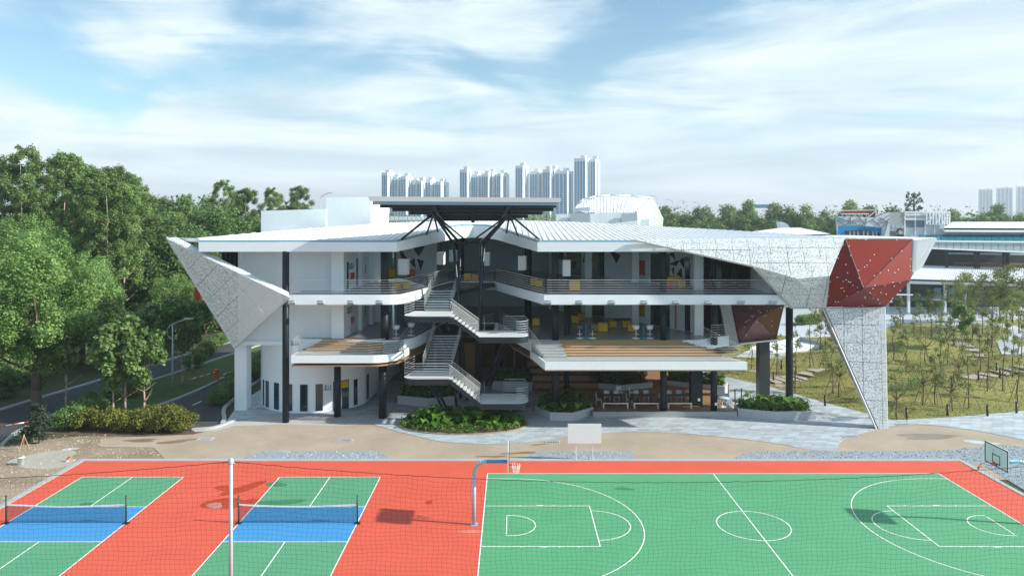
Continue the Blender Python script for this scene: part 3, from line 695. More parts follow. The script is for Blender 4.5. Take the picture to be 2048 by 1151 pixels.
# far-left dark louvre bay
part(MB().box(-24.0, -21.6, 62.0, 62.2, 8.9, 12.8), 'louvre_backing', BLACK)
for i in range(6): part(MB().box(-23.4+i*.35, -23.3+i*.35, 60.4, 60.8, 9.8, 12.8), 'louvre', DARKST)
part(MB().add([P(393, 560, 61), P(403, 600, 61), P(393, 601, 61.5), P(388, 590, 61.5)], [(0, 1, 2, 3)]).add([P(393, 560, 61), P(403, 600, 61), P(393, 601, 61.5), P(388, 590, 61.5)], [(3, 2, 1, 0)]), 'red_soffit_panel', REDP)
# --- floor slabs
left3 = smooth_poly([(-9.9, 56), (-8.5, 56.1), (-7.9, 57.6)], 3, False)
f3 = [(-16.7, 56)] + left3 + [(-5.5, 67.3), (-1.7, 67.3), (2.4, 56), (20.9, 56), (21.5, 62), (21.5, 82), (-16.7, 82)]
s3 = part(MB().prism(f3, 8.82, 9.545), 'floor_slab', WHITE)
def inset(poly, d, zoff):
    n_ = len(poly); sgn = 1 if area(poly) > 0 else -1; o = []
    for i in range(n_):
        a, b, c = Vector(poly[i-1]), Vector(poly[i]), Vector(poly[(i+1) % n_])
        d1 = (b-a).normalized(); d2 = (c-b).normalized(); n1 = Vector((-d1.y, d1.x))*sgn; n2 = Vector((-d2.y, d2.x))*sgn
        m = (n1+n2); m = m/max(.35, m.dot(n1)) if m.length > 1e-4 else n1; q = b+m*d; o.append((q.x, q.y))
    return o
part(MB().sheet(inset(f3, .12, 0), 9.55), 'floor_finish', FLOORD, s3)
part(MB().sheet(inset(f3, .05, 0)[::-1], 8.815).add([], []), 'ceiling', M('white_ceiling', (.7, .74, .77), .7), s3)
notchL = smooth_poly([(-9.4, 57.8), (-8.2, 58.2), (-7.4, 60), (-6.2, 67.3)], 2, False)
f2 = [(-16.6, 58.6)] + notchL + [(-1.3, 67.3), (0.2, 62), (1.4, 58.0), (14.4, 58.0), (18.5, 61.2), (19.5, 82), (-16.6, 82)]
s2 = part(MB().prism(f2, 5.0, 5.845), 'floor_slab', WHITE)
part(MB().sheet(inset(f2, .12, 0), 5.85), 'floor_finish', FLOORD, s2)
tl_c = smooth_poly([(-11.0, 55.0), (-9.6, 55.0), (-8.3, 56.3), (-8.0, 58.6)], 3, False)
tlp = [(-16.2, 55.0)] + tl_c + [(-16.2, 58.6)]
t1 = part(MB().prism(tlp, 4.66, 5.2), 'terrace_slab', WHITE); part(MB().sheet(inset(tlp, .1, 0), 5.205), 'terrace_floor', CONC, t1)
trp = [(2.35, 53.4), (16.75, 53.4), (14.4, 58.0), (1.4, 58.0)]
t2 = part(MB().prism(trp, 4.49, 5.05), 'terrace_slab', WHITE); part(MB().sheet(inset(trp, .1, 0), 5.056), 'terrace_floor', CONC, t2)
# timber soffit and its edge
sof = [(-16.2, 55.06)] + [(x, y+.06) for x, y in tl_c] + [(-7.4, 60), (-6.0, 68), (-1.3, 68), (0.2, 62), (1.4, 58.0), (2.37, 53.45), (16.7, 53.45), (14.4, 58), (18.5, 61.2), (19.4, 81), (-16.2, 81)]
part(MB().prism(sof, 4.40, 4.485), 'timber_soffit', SOFFIT)
lipL = MB()
for i in range(len(notchL)-1):
    a, b = notchL[i], notchL[i+1]; lipL.add([(a[0]+.03, a[1], 4.4), (b[0]+.03, b[1], 4.4), (b[0]+.03, b[1], 5.0), (a[0]+.03, a[1], 5.0)], [(0, 1, 2, 3), (3, 2, 1, 0)])
part(lipL, 'soffit_edge', SOFFIT)
# --- timber bleacher steps and concrete stair at their side
def steps(x0, x1, dx0, dx1, y0, y1, z0, z1, n_):
    for i in range(n_):
        ya = y0+(y1-y0)*i/n_; t_ = i/max(1, n_-1); zt = z0+(z1-z0)*(i+1)/n_
        st = part(MB().box(x0+dx0*t_, x1+dx1*t_, ya, y1+.3, z0-.02, zt-.03), 'step_riser', TIMBER)
        part(MB().box(x0+dx0*t_-.02, x1+dx1*t_+.02, ya-.05, ya+(y1-y0)/n_+.05, zt-.03, zt), 'tread', TIMBER, st)
steps(-15.6, -9.9, .9, .6, 56.9, 58.5, 5.2, 5.86, 5); steps(4.0, 15.5, -.4, -2.4, 55.4, 57.95, 5.05, 5.86, 6)
for i in range(6):
    y = 54.9+i*.5; part(MB().box(2.3-.16*i, 4.0-.05*i, y, 58.2, 5.0, 5.06+.13*(i+1)), 'stair_step', CONC)
    part(MB().box(-9.7, -8.9+.1*i, 55.9+i*.42, 58.7, 5.1, 5.2+.108*(i+1)), 'stair_step', CONC)
# --- inside: back walls, diagonal walls, murals
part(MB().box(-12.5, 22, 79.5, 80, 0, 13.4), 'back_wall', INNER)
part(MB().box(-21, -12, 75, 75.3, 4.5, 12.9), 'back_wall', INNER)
rw = [(3.8, 77), (10.4, 69), (14.8, 62.0), (15.5, 61.3), (19.4, 61.3)]
mb = MB()
for i in range(len(rw)-1):
    a, b = rw[i], rw[i+1]; mb.add([(a[0], a[1], 5.0), (b[0], b[1], 5.0), (b[0], b[1], 13.2), (a[0], a[1], 13.2)], [(0, 1, 2, 3), (3, 2, 1, 0)])
rwall = part(mb, 'diagonal_wall', WHITE2)
def dwp(t0, t1, z0, z1, mat, name, seg=1, off=.05, poly=None):
    a, b = Vector(rw[seg]), Vector(rw[seg+1]); d = (b-a).normalized(); n_ = Vector((d.y, -d.x)); L_ = (b-a).length
    def pt(t_, z): q = a+d*(t_*L_)+n_*off; return (q.x, q.y, z)
    pts = [pt(t0, z0), pt(t1, z0), pt(t1, z1), pt(t0, z1)] if poly is None else [pt(*q) for q in poly]
    return MB().slab(pts, (-n_.x*.03, -n_.y*.03, 0)).build(name, mat, rwall)
for z in (Z3, Z2):
    dwp(.12, .2, z+.03, z+2.4, GLASS, 'window'); dwp(.42, .56, z+.03, z+2.6, GLASS, 'door'); dwp(.66, .7, z+.03, z+2.6, GLASS, 'window')
    dwp(.24, .33, z+.6, z+1.9, ORANGE if z > 8 else YELLOW, 'notice_panel'); dwp(.92, .99, z+.03, z+2.5, GLASS, 'window')
    dwp(.25, .45, z+.03, z+2.6, GLASS, 'door', 0); dwp(.6, .75, z+.03, z+2.5, GLASS, 'door', 0)
    dwp(.3, .42, z+.1, z+3.0, GLASS, 'window', 3); dwp(.62, .74, z+.1, z+3.0, GLASS, 'window', 3)
# geometric black mural on the third floor wall
for k_, poly in enumerate((((.70, 12.2), (.79, 11.7), (.76, 12.35)), ((.70, 11.3), (.78, 11.6), (.85, 11.75), (.80, 11.2)), ((.84, 11.7), (.91, 12.0), (.91, 11.0)), ((.73, 10.9), (.77, 11.15), (.76, 10.4)), ((.80, 10.5), (.87, 11.1), (.88, 10.3)))):
    dwp(0, 0, 0, 0, GRAPH, 'mural_shape', poly=poly)
for k_, poly in enumerate((((.05, 11.2), (.2, 12.4), (.22, 11.0)), ((.5, 12.3), (.6, 11.2), (.48, 10.9)), ((.8, 12.4), (.95, 11.8), (.9, 11.0)), ((.25, 10.6), (.4, 11.0), (.36, 10.2)))):
    dwp(0, 0, 0, 0, GRAPH, 'mural_shape', seg=0, poly=poly)
lm_ = part(MB().box(-11.4, -7.4, 74.0, 74.3, Z3, 13.2), 'mural_wall', INNERW)
for poly in (((-11.3, 12.6), (-10.2, 11.0), (-10.6, 10.2)), ((-10, 12.6), (-9.2, 11.4), (-8.6, 12.4)), ((-9.4, 11.2), (-8.7, 11.0), (-9, 10)), ((-10.1, 10.9), (-9.6, 11.3), (-9.5, 10.2))):
    MB().slab([(x, 73.99, z) for x, z in poly], (0, -.02, 0)).build('mural_shape', GRAPH, lm_)
for x, y, w in ((15.05, 60.7, .36), (10.9, 66.5, .3), (7.2, 71, .3)):
    for z0, zt in ((Z2, 8.8), (Z3, 12.9)): part(MB().box(x-w, x+w, y-w, y+w, z0, zt), 'wall_pier', WHITE)
dwp(.78, .8, Z2+.05, Z2+2.9, ORANGE, 'orange_door_frame'); 
text('E', (12.6, 65.3, 11.6), .7, (R(90), 0, math.atan2(-7, 4.4)), GRAPH, rwall, 'room_letter')
# --- roof: fascia, soffit, sheets with standing seams
E = [((-23.4, 56), 12.77, 13.62), ((-8.6, 56), 12.77, 13.62), ((-5.5, 68), 13.30, 14.50), ((-4.6, 69.3), 13.38, 14.62), ((-3.6, 69.8), 13.4, 14.64), ((-2.5, 69.3), 13.38, 14.62), ((-1.5, 68), 13.30, 14.50), ((1.9, 56), 12.77, 13.62), ((22.5, 56), 12.77, 13.62), ((27.5, 56.4), 12.9, 13.62)]
mb = MB(); mg = MB()
for i in range(len(E)-1):
    (a, z0, z1), (b, z2_, z3_) = E[i], E[i+1]
    A, B = Vector(a), Vector(b); d = (B-A).normalized(); n_ = Vector((d.y, -d.x))
    mb.slab([(A.x, A.y, z0), (B.x, B.y, z2_), (B.x, B.y, z3_-.14), (A.x, A.y, z1-.14)], (-n_.x*.2, -n_.y*.2, 0))
    mg.slab([(A.x-n_.x*.15, A.y-n_.y*.15, z1-.13), (B.x-n_.x*.15, B.y-n_.y*.15, z3_-.13), (B.x-n_.x*.15, B.y-n_.y*.15, z3_+.01), (A.x-n_.x*.15, A.y-n_.y*.15, z1+.01)], (-n_.x*.15, -n_.y*.15, 0))
part(mb, 'roof_fascia', WHITE); part(mg, 'gutter', GUTTER)
mb = MB()
for i in range(len(E)-1):
    (a, z0, _), (b, z2_, _) = E[i], E[i+1]
    mb.add([(a[0], a[1]+.1, z0+.03), (b[0], b[1]+.1, z2_+.03), (b[0], 81, z2_+.03), (a[0], 81, z0+.03)], [(3, 2, 1, 0)])
part(mb, 'roof_soffit', SOFFITD)
eaveL = [(e[0][0], e[0][1]+.2, e[2]) for e in E[:5]]; backL = [P(395, 475.2, 58.5), P(620, 456.5, 71), P(770, 446, 78), P(860, 442.5, 79), P(940, 440.5, 80)]
eaveR = [(e[0][0], e[0][1]+.2, e[2]) for e in E[4:]]; backR = [P(940, 440.5, 80), P(980, 440, 80), P(1020, 440, 80), P(1150, 443.5, 79), P(1440, 459, 70), P(1690, 474.5, 59)]
def roof(eave, back, name):
    mb = MB(); n_ = len(eave); mb.add(list(eave)+list(back), [])
    tr = []
    for i in range(n_-1):
        mb.f += [(i, i+1, n_+i+1, n_+i)]; mb.sm += [False]
        tr += [(eave[i], eave[i+1], back[i+1]), (eave[i], back[i+1], back[i])]
    o = part(mb, name, ROOFW); return o, tr
rl, trL = roof(eaveL, backL, 'left_roof'); rr_, trR = roof(eaveR, backR, 'right_roof')
def tz(tr, x, y):
    for a, b, c in tr:
        d = (b[1]-c[1])*(a[0]-c[0])+(c[0]-b[0])*(a[1]-c[1])
        if abs(d) < 1e-9: continue
        l1 = ((b[1]-c[1])*(x-c[0])+(c[0]-b[0])*(y-c[1]))/d; l2 = ((c[1]-a[1])*(x-c[0])+(a[0]-c[0])*(y-c[1]))/d
        if l1 > -1e-4 and l2 > -1e-4 and 1-l1-l2 > -1e-4: return l1*a[2]+l2*b[2]+(1-l1-l2)*c[2]
    return None
def seams(o, tr, x0, x1, stp):
    x = x0
    while x < x1:
        pts = [(x, y, z) for y, z in ((56.2+.3*j, tz(tr, x, 56.2+.3*j)) for j in range(82)) if z is not None]
        if len(pts) > 2:
            mb = MB(); pts = [pts[0]]+pts[4:-1:6]+[pts[-1]]
            for p, q in zip(pts[:-1], pts[1:]): mb.bar((p[0], p[1], p[2]+.02), (q[0], q[1], q[2]+.02), .04, .055)
            mb.build('standing_seam', SEAM, o)
        x += stp
seams(rl, trL, -23, -3.7, .5); seams(rr_, trR, -3.4, 26.5, .48)
part(MB().slab([P(345, 476, 57.8), P(400, 477, 57.0), P(400, 484, 57.0), P(352, 481, 57.8)], (0, .5, 0)), 'roof_tip_cap', WHITE)
rb = MB(); rb.add([P(1480, 466, 67), P(1560, 455.5, 72), P(1600, 455, 72), P(1662, 467.5, 64), P(1560, 470, 62)], [(0, 4, 3, 2, 1)]); part(rb, 'raised_roof', ROOFW)
mb = MB(); pts = []
for i in range(7): pts.append((18.9+1.6*math.sin(R(90)*i/6)*1.0, 14.35+.95*math.cos(R(90)*i/6)))
vs = [(26.6, 74, 13.9), (26.3, 74, 14.85)] + [(26.45+1.05*math.sin(R(15*i)), 74, 13.95+.9*math.cos(R(15*i))) for i in range(1, 7)]
part(mb.slab(vs, (0, .8, 0)), 'roof_ventilator', GALV)
# white roof-top walls behind the roof
uw = part(MB().slab([P(522, 470, 73), P(652, 462, 73), P(652, 417.5, 73), P(522, 421.5, 73)], (0, .4, 0)), 'parapet_wall', WHITE2)
a, b = P(652, 460, 77.8), P(742, 452, 78)
part(MB().slab([a, b, (b.x, b.y, P(742, 394, 78).z), (a.x, a.y, P(652, 394.5, 77.8).z)], (-.1, .4, 0)), 'parapet_wall', WHITE2)
part(MB().slab([(b.x, b.y, b.z-.5), (b.x+.05, 89, b.z-.5), (b.x+.05, 89, P(0, 408, 89).z), (b.x+.02, 84, P(0, 398, 84).z), (b.x, b.y, P(0, 394, 78).z)], (-.4, 0, 0)), 'parapet_wall', WHITE)
pg = part(MB().slab([P(770, 441, 95), P(1000, 441, 95), P(1000, 433, 95), P(770, 433, 95)], (0, .3, 0)), 'roof_guard_wall', WHITE)
for i in range(26):
    p_ = P(772+i*8.6, 445, 94.8); MB().box(p_.x-.05, p_.x+.05, p_.y-.05, p_.y+.05, p_.z, P(0, 431, 94.8).z).build('guard_post', GALV, pg)
# --- flood lights on the balcony fascia
first = None
fl_l = ['leftmost of the flood lights on the left balcony fascia', 'second flood light from the left on the left balcony fascia', 'third flood light from the left on the left balcony fascia', 'fourth flood light from the left, before the curved balcony corner']
fx = [585, 642, 702, 759] + [1095, 1157, 1222, 1287, 1351, 1416, 1481, 1545]
for i, px in enumerate(fx):
    x = (px-1024)*55.7/F
    lb = fl_l[i] if i < 4 else 'grey box flood light on the right balcony fascia, %s from the staircase' % nth(i-4)
    t = thing('flood_light', 'grey box '+lb if i < 4 else lb, 'flood light', (x, 55.7, 8.95), 'flood lights along the balcony fascia')
    MB().rbox((x, 55.62, 9.03), (.50, .42, .2), 0, R(-28)).build('housing', GALV, t)
    MB().rbox((x, 55.53, 9.15), (.44, .34, .02), 0, R(-28)).build('lens', PLASTW, t)
    MB().box(x-.03, x+.03, 55.7, 56.02, 8.95, 9.0).tube((x-.1, 55.8, 8.92), (x-.45, 55.98, 8.84), .012, n=4).build('bracket', GALV, t)
# --- railings
railing([(-16.6, 57.6, Z3), (-16.6, 56.12, Z3), (-9.9, 56.12, Z3), (-8.75, 56.25, Z3), (-8.1, 57.5, Z3), (-5.75, 67.3, Z3)], sb)
railing([(-1.45, 67.3, Z3), (2.45, 56.15, Z3)], sb, step=.9); railing([(2.6, 56.12, Z3), (20.8, 56.12, Z3)], sb)
railing([(-16.05, 58.5, 5.6), (-16.1, 55.12, 5.2)], sb, step=1.1); railing([(-16.1, 55.12, 5.2), (-10.6, 55.12, 5.2)], sb, rr=.007); railing([(-10.6, 55.2, 5.2), (-9.4, 55.6, 5.25)], sb); railing([(-8.5, 56.4, 5.2), (-7.9, 58.6, 5.86), (-6.35, 67.2, 5.86)], sb, step=1.0)
railing([(2.1, 54.6, 5.05), (1.15, 58, 5.86), (-1.1, 67, 5.86)], sb, step=1.0); railing([(4.2, 53.55, 5.05), (16.3, 53.55, 5.05)], sb, rr=.007); railing([(16.3, 53.55, 5.05), (14.6, 57.9, 5.86)], sb, step=.8); railing([(15.4, 58.2, 5.86), (16.9, 58.6, 5.86), (17.6, 60.5, 5.5)], sb, step=.9)
# --- ground floor platform, deck and inner garden walls
dk = part(MB().box(6.2, 17.25, 57.5, 74, 0, .44), 'deck_base', CONC)
part(MB().sheet([(6.25, 57.62), (17.2, 57.62), (17.2, 73.9), (6.25, 73.9)], .447), 'deck_floor', M('deck_boards', (.29, .17, .10), .5, var=.16, vs=1.4, stretch=(.25, 5, 1)), dk)
part(MB().box(-12, 20, 76.0, 76.3, 0, 4.45), 'timber_wall', TIMBERD)
for i in range(5): part(MB().box(2.2-.2*i, 7.5, 64+i*1.1, 76, 0, .5+.42*i), 'timber_tier', TIMBERD)
part(MB().box(-6.5, -3.5, 70, 76, 0, 3.6), 'timber_room', TIMBERD)
for i in range(8): part(MB().box(-11.9+i*4, -11.6+i*4, 75.6, 75.95, 0, 4.4), 'timber_batten', TIMBER)
# ================================================================== canopy over the court
cn = thing('entrance_canopy', 'dark steel canopy floating above the roof on splayed struts', 'canopy', (-3.5, 61, 0))
def cpt(px, py, lift=0.0):
    Y = 7.885/(0.1275-(py-430)/F); p = P(px, py, Y); return Vector((p.x, p.y, p.z+lift))
outl = [(745, 402), (768, 412.5), (830, 425.5), (862, 431.5), (900, 438), (950, 442), (1000, 440), (1040, 434), (1105, 418), (1117, 404)]
o3 = [cpt(*q) for q in outl]
MB().slab(o3, (0, 0, .16)).build('underside_deck', M('canopy_deck', (.30, .32, .32), .6), cn)
q3 = [Vector((p.x*1.0, p.y, p.z+.17)) for p in o3]; MB().slab(q3, (0, 0, .1)).build('roof_sheet', ROOFW, cn)
fa, fb = o3[0], o3[-1]
MB().slab([(fa.x-.2, fa.y-.1, fa.z-.02), (fb.x+.12, fb.y-.1, fb.z-.02), (fb.x+.2, fb.y-.1, fb.z+.30), (fa.x-.3, fa.y-.1, fa.z+.34)], (0, .08, 0)).build('front_fascia', M('pale_grey_trim', (.56, .59, .60), .4), cn)
MB().bar((fa.x, fa.y+.1, fa.z-.14), (fb.x, fb.y+.1, fb.z-.14), .2, .22).build('edge_beam', GUTTER, cn)
for py in (409, 416, 423, 430, 436):
    Y = 7.885/(0.1275-(py-430)/F); xs = []
    for i in range(len(o3)):
        a, b = o3[i-1], o3[i]
        if (a.y-Y)*(b.y-Y) < 0: xs.append(a.x+(b.x-a.x)*(Y-a.y)/(b.y-a.y))
    if len(xs) >= 2:
        z = 16.5-(Y-54)*.1275; MB().bar((min(xs), Y, z-.12), (max(xs), Y, z-.12), .22, .24).build('cross_beam', DARKST, cn)
for px in (866, 946, 1019):
    a, b = cpt(px, 404), cpt(px+(945-px)*.25, 437); MB().bar(a-Vector((0, 0, .2)), b-Vector((0, 0, .2)), .28, .3).build('main_beam', DARKST, cn)
NL, NR = P(867, 427, 58), P(1019, 428, 58)
A_, A2, B_, C2, C_ = P(907, 487, 59.3), P(919, 485, 61.0), P(938, 486, 59.0), P(962, 485, 61.0), P(968, 487, 59.3)
def strut(a, b, r=.09, nm='strut'): MB().tube(a, b, r, n=8).build(nm, DARKST, cn)
for a, b, r in ((NL, A_, .11), (NL, A2, .11), (NL, B_, .07), (NR, B_, .07), (NR, C_, .11), (NR, C2, .11), (NL, P(802, 479, 57.2), .09), (NL, P(853, 469, 61), .08), (NL, P(876, 463, 63.5), .08), (NR, P(1080, 480, 57), .08), (NR, P(1036, 471, 60.5), .07), (NR, P(1013, 465, 63), .08)): strut(a, b, r)
for n_ in (NL, NR): MB().lathe(n_, [(0, -.2), (.16, -.12), (.2, 0), (.16, .12), (0, .2)], 10).build('node_ball', DARKST, cn); strut(n_, (n_.x, n_.y+.2, n_.z+.7), .12)
for a, b in ((A_, B_), (B_, C_), (C_, C2), (C2, A2), (A2, A_)): strut(a, b, .06, 'ring_bar')
for a, b in ((A_, P(934, 800, 62)), (A2, P(921, 795, 63)), (C_, P(949, 800, 62)), (C2, P(960, 795, 63))): strut(a, b, .12, 'leg')
for a, b in ((P(872, 640, 61.5), P(908, 730, 61.8)), (P(893, 645, 61.5), P(905, 680, 61.8)), (P(1003, 690, 63), P(972, 770, 63.3)), (P(1011, 690, 64), P(981, 770, 64)), (P(1003, 690, 63), P(1052, 655, 66)), (P(1011, 690, 64), P(1065, 660, 67)), (P(860, 768, 59), P(889, 822, 58.6)), (P(908, 775, 60), P(915, 820, 60)), (P(868, 768, 59.6), P(897, 822, 59.4))): strut(a, b, .11, 'brace')
# ================================================================== zig-zag steel staircase
stc = thing('zigzag_staircase', 'open steel zigzag staircase with pale treads and round-ended landings', 'staircase', (-3.5, 60, 0))
DECK = M('pale_tread', (.58, .62, .64), .6, var=.08, vs=1.2)
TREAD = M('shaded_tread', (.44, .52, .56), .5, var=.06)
def landing(x0, x1, y0, y1, z, round_left):
    r = 1.2; n_ = 8; pl = []
    if round_left:
        pl = [(x1, y0), (x1, y1)] + [(x0+.5, y1)] + [(x0+.9+.9*math.cos(R(a)), y0+.9+(.9)*math.sin(R(a))) for a in range(180, 271, 15)]
    else:
        pl = [(x0, y0)] + [(x1-.9+.9*math.cos(R(a)), y0+.9+.9*math.sin(R(a))) for a in range(-90, 1, 15)] + [(x1-.2, y1), (x0, y1)]
    o = MB().prism(pl, z-.46, z-.025).build('landing_frame', DARKST, stc); MB().prism(inset(pl, -.02, 0), z-.025, z).build('deck', DECK, o); return pl
def rail_on(pl, z, i0, i1, stp=1.0, nm='railing'):
    railing([(p[0], p[1], z) for p in pl[i0:i1]], stc, 1.1, stp, 6, .35, nm)
def flight(p0, p1, w, across, n_, deck, side=True):
    """p0 upper end, p1 lower end of the flight's middle line; across: unit vector over the width"""
    p0, p1, ac = Vector(p0), Vector(p1), Vector(across)
    fr = None; st = MB()
    for s in (-1, 1): st.bar(p0+ac*(s*w/2)-Vector((0, 0, .14)), p1+ac*(s*w/2)-Vector((0, 0, .14)), .06, .28)
    fr = st.build('stringer', DARKST, stc); d = p1-p0; run = Vector((d.x, d.y, 0))/n_
    for i in range(n_):
        c = p0+d*((i+.5)/n_); dr__ = run.normalized(); hx = dr__*(run.length*.5); hy = ac*(w/2-.03); z = Vector((0, 0, .035))
        vs = [c-hx-hy, c+hx-hy, c+hx+hy, c-hx+hy]
        MB().slab([v+z for v in vs], (0, 0, -.06)).build('tread', deck, fr)
    for s in ((-1, 1) if side else (1,)):
        railing([p0+ac*(s*w/2), p1+ac*(s*w/2)], stc, 1.05, 1.0, 6, .2)
Y0, Y1 = 54.6, 57.6
LA = landing(-7.95, -4.5, Y0, Y1, 8.15, True); LB = landing(-2.45, 1.2, Y0, Y1, 6.65, False)
LC = landing(-7.95, -4.6, Y0, Y1, 3.6, True); LD = landing(-2.35, 1.2, Y0, Y1, 1.81, False)
rail_on(LA, 8.15, 2, len(LA)); railing([(-7.0, Y0, 8.15), (-4.6, Y0, 8.15)], stc, 1.1, 1.2, 6, .35)
rail_on(LC, 3.6, 2, len(LC)); railing([(-7.0, Y0, 3.6), (-4.7, Y0, 3.6)], stc, 1.1, 1.2, 6, .35)
for pl, z in ((LB, 6.65), (LD, 1.81)): rail_on(pl, z, 1, len(pl)-1, .9); railing([(-.6, Y1, z), (1.0, Y1, z)], stc, 1.1, .8, 6, .35)
flight((-4.5, Y0+.8, 8.15), (-2.45, Y0+.8, 6.65), 1.6, (0, 1, 0), 8, DECK); flight((-4.6, Y0+.8, 3.6), (-2.35, Y0+.8, 1.81), 1.6, (0, 1, 0), 9, DECK)
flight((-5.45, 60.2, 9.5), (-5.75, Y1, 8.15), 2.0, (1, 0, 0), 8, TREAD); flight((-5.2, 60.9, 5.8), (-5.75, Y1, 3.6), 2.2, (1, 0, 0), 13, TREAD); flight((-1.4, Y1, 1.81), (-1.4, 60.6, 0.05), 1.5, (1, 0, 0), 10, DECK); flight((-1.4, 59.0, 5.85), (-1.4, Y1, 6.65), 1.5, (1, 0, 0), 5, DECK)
for z, y0 in ((9.5, 60.2), (5.8, 60.9)): MB().prism([(-6.5, y0), (-4.3, y0), (-1.6, 65.8), (-1.5, 68), (-6.5, 68)], z-.35, z-.02).build('bridge', DARKST, stc)
for z, y0 in ((9.5, 60.2), (5.8, 60.9)): railing([(-4.3, y0+.1, z), (-1.65, 65.8, z)], stc, 1.1, .8); railing([(-6.45, y0+.1, z), (-6.45, 66.5, z)], stc, 1.1, 1.2)
# ================================================================== perforated screens
def plane_axes(pts, udir):
    n_ = Vector((0, 0, 0))
    for i in range(len(pts)): n_ += (pts[i]-pts[0]).cross(pts[(i+1) % len(pts)]-pts[0])
    n_.normalize()
    if n_.y > 0: n_ = -n_
    u = Vector(udir); u = (u-n_*u.dot(n_)).normalized(); v = n_.cross(u).normalized(); return u, v, n_
def panels(parent, pts, udir, cu, cv, mat, name='panel', gap=.028, th=.012, frame=True):
    pts = [Vector(p) for p in pts]; u, v, n_ = plane_axes(pts, udir); o = pts[0]
    p2 = [((p-o).dot(u), (p-o).dot(v)) for p in pts]; off = [(p-o).dot(n_) for p in pts]
    x0, x1 = min(p[0] for p in p2), max(p[0] for p in p2); y0, y1 = min(p[1] for p in p2), max(p[1] for p in p2)
    for i in range(int((x1-x0)/cu)+1):
        for j in range(int((y1-y0)/cv)+1):
            q = clip_rect(p2, x0+i*cu+gap/2, x0+(i+1)*cu-gap/2, y0+j*cv+gap/2, y0+(j+1)*cv-gap/2)
            if len(q) < 3 or abs(area(q)) < .01: continue
            w = [o+u*a+v*b for a, b in q]
            MB().slab(w, -n_*th).build(name, mat, parent, uv=lambda p: ((p-o).dot(u)+50, (p-o).dot(v)+50))
    if frame:
        fm = MB()
        for i in range(len(pts)): fm.tube(pts[i]-n_*.15, pts[(i+1) % len(pts)]-n_*.15, .06, n=5)
        k_ = x0
        while k_ < x1:
            q = clip_rect(p2, k_-.005, k_+.005, y0-1, y1+1)
            if len(q) >= 3:
                ys = [b for _, b in q]; fm.tube(o+u*k_+v*min(ys)-n_*.2, o+u*k_+v*max(ys)-n_*.2, .04, n=4)
            k_ += cu*2
        fm.build('frame', STEEL, parent)
ls = thing('perforated_screen', 'triangular white perforated screen cladding the left wing corner', 'screen', tuple(P(468, 697, 58.7)))
T_, R_, B2 = P(331, 475.5, 56.6), P(577.5, 596, 55.0), P(468, 697, 58.4)
panels(ls, [T_, R_, B2], R_-B2, 2.4, 1.35, MESHW)
panels(ls, [T_, P(352, 475.5, 57.4), P(577.5, 584, 55.75), R_], R_-T_, 2.4, 3, MESHW, frame=False)
MB().slab([P(352, 492, 58.9), P(476, 540, 58.9), P(476, 684, 59.0), P(466, 684, 59.0)], (0, .05, 0)).build('shade_sheet', HOLE_SHADE, ls)  # dark sheet added behind the holes, standing in for the shaded void
rs = thing('perforated_screen', 'white folded perforated screen sweeping along the right eave', 'screen', (19, 55, 8))
a, b, c, d, e, f_, g_ = P(1268, 479, 55.7), P(1690, 476, 55.9), P(1505, 531, 55.0), P(1594, 557, 54.6), P(1660, 551, 54.9), P(1583, 615, 56.0), P(1653, 615, 56.0)
panels(rs, [a, c, P(1505, 476.3, 55.8)], (1, 0, 0), 1.21, 1.21, MESHW); panels(rs, [P(1505, 476.3, 55.8), c, d], (1, 0, 0), 1.21, 1.21, MESHW); panels(rs, [P(1505, 476.3, 55.8), d, b], (1, 0, 0), 1.21, 1.21, MESHW); panels(rs, [b, d, e], (1, 0, 0), 1.21, 1.21, MESHW)
panels(rs, [c, f_, d], (1, 0, 0), 1.21, 1.21, MESHW); panels(rs, [d, f_, g_], (1, 0, 0), 1.21, 1.21, MESHW); panels(rs, [d, g_, e], (1, 0, 0), 1.21, 1.21, MESHW)
for t3 in ((a, c, b), (c, d, b), (d, e, b), (c, f_, d), (d, f_, g_), (d, g_, e)): MB().slab([p_+Vector((0, .5, 0)) for p_ in t3], (0, .02, 0)).build('shade_sheet', HOLE_SHADE, rs)  # dark sheets added behind the folds so their holes look dark
for p, q in ((a, c), (c, f_), (f_, g_)): MB().bar(p+Vector((0, .04, -.03)), q+Vector((0, .04, -.03)), .22, .07).build('edge_trim', M('trim_grey', (.45, .45, .43), .5), rs)
ll = thing('perforated_pylon', 'tapering white perforated leg standing on the paving', 'pylon', tuple(P(1766, 858.5, 54.3)))
l1, l2, l3, l4 = P(1651, 617, 55.9), P(1771, 614.5, 55.4), P(1776, 857, 54.3), P(1758, 859, 54.3)
panels(ll, [l1, l2, l3, l4], (l3-l2), 1.35, 1.3, MESHW)
MB().slab([p_+Vector((.05, .55, 0)) for p_ in (l1, l2-Vector((.3, 0, 0)), l3-Vector((.12, 0, 0)), l4)], (0, .03, 0)).build('shade_sheet', HOLE_SHADE, ll)  # dark sheet added behind the holes as the leg's shaded inside
panels(ll, [P(1642, 618, 57.3), l1, l4, P(1757, 856.5, 54.9)], l4-l1, 1.4, 3, MESHB, th=.02)
MB().slab([P(1642, 618, 57.4), P(1648, 618, 57.4), P(1759, 857, 55.0), P(1756, 857, 55.0)], (0, .25, 0)).build('rear_edge', DARKST, ll)
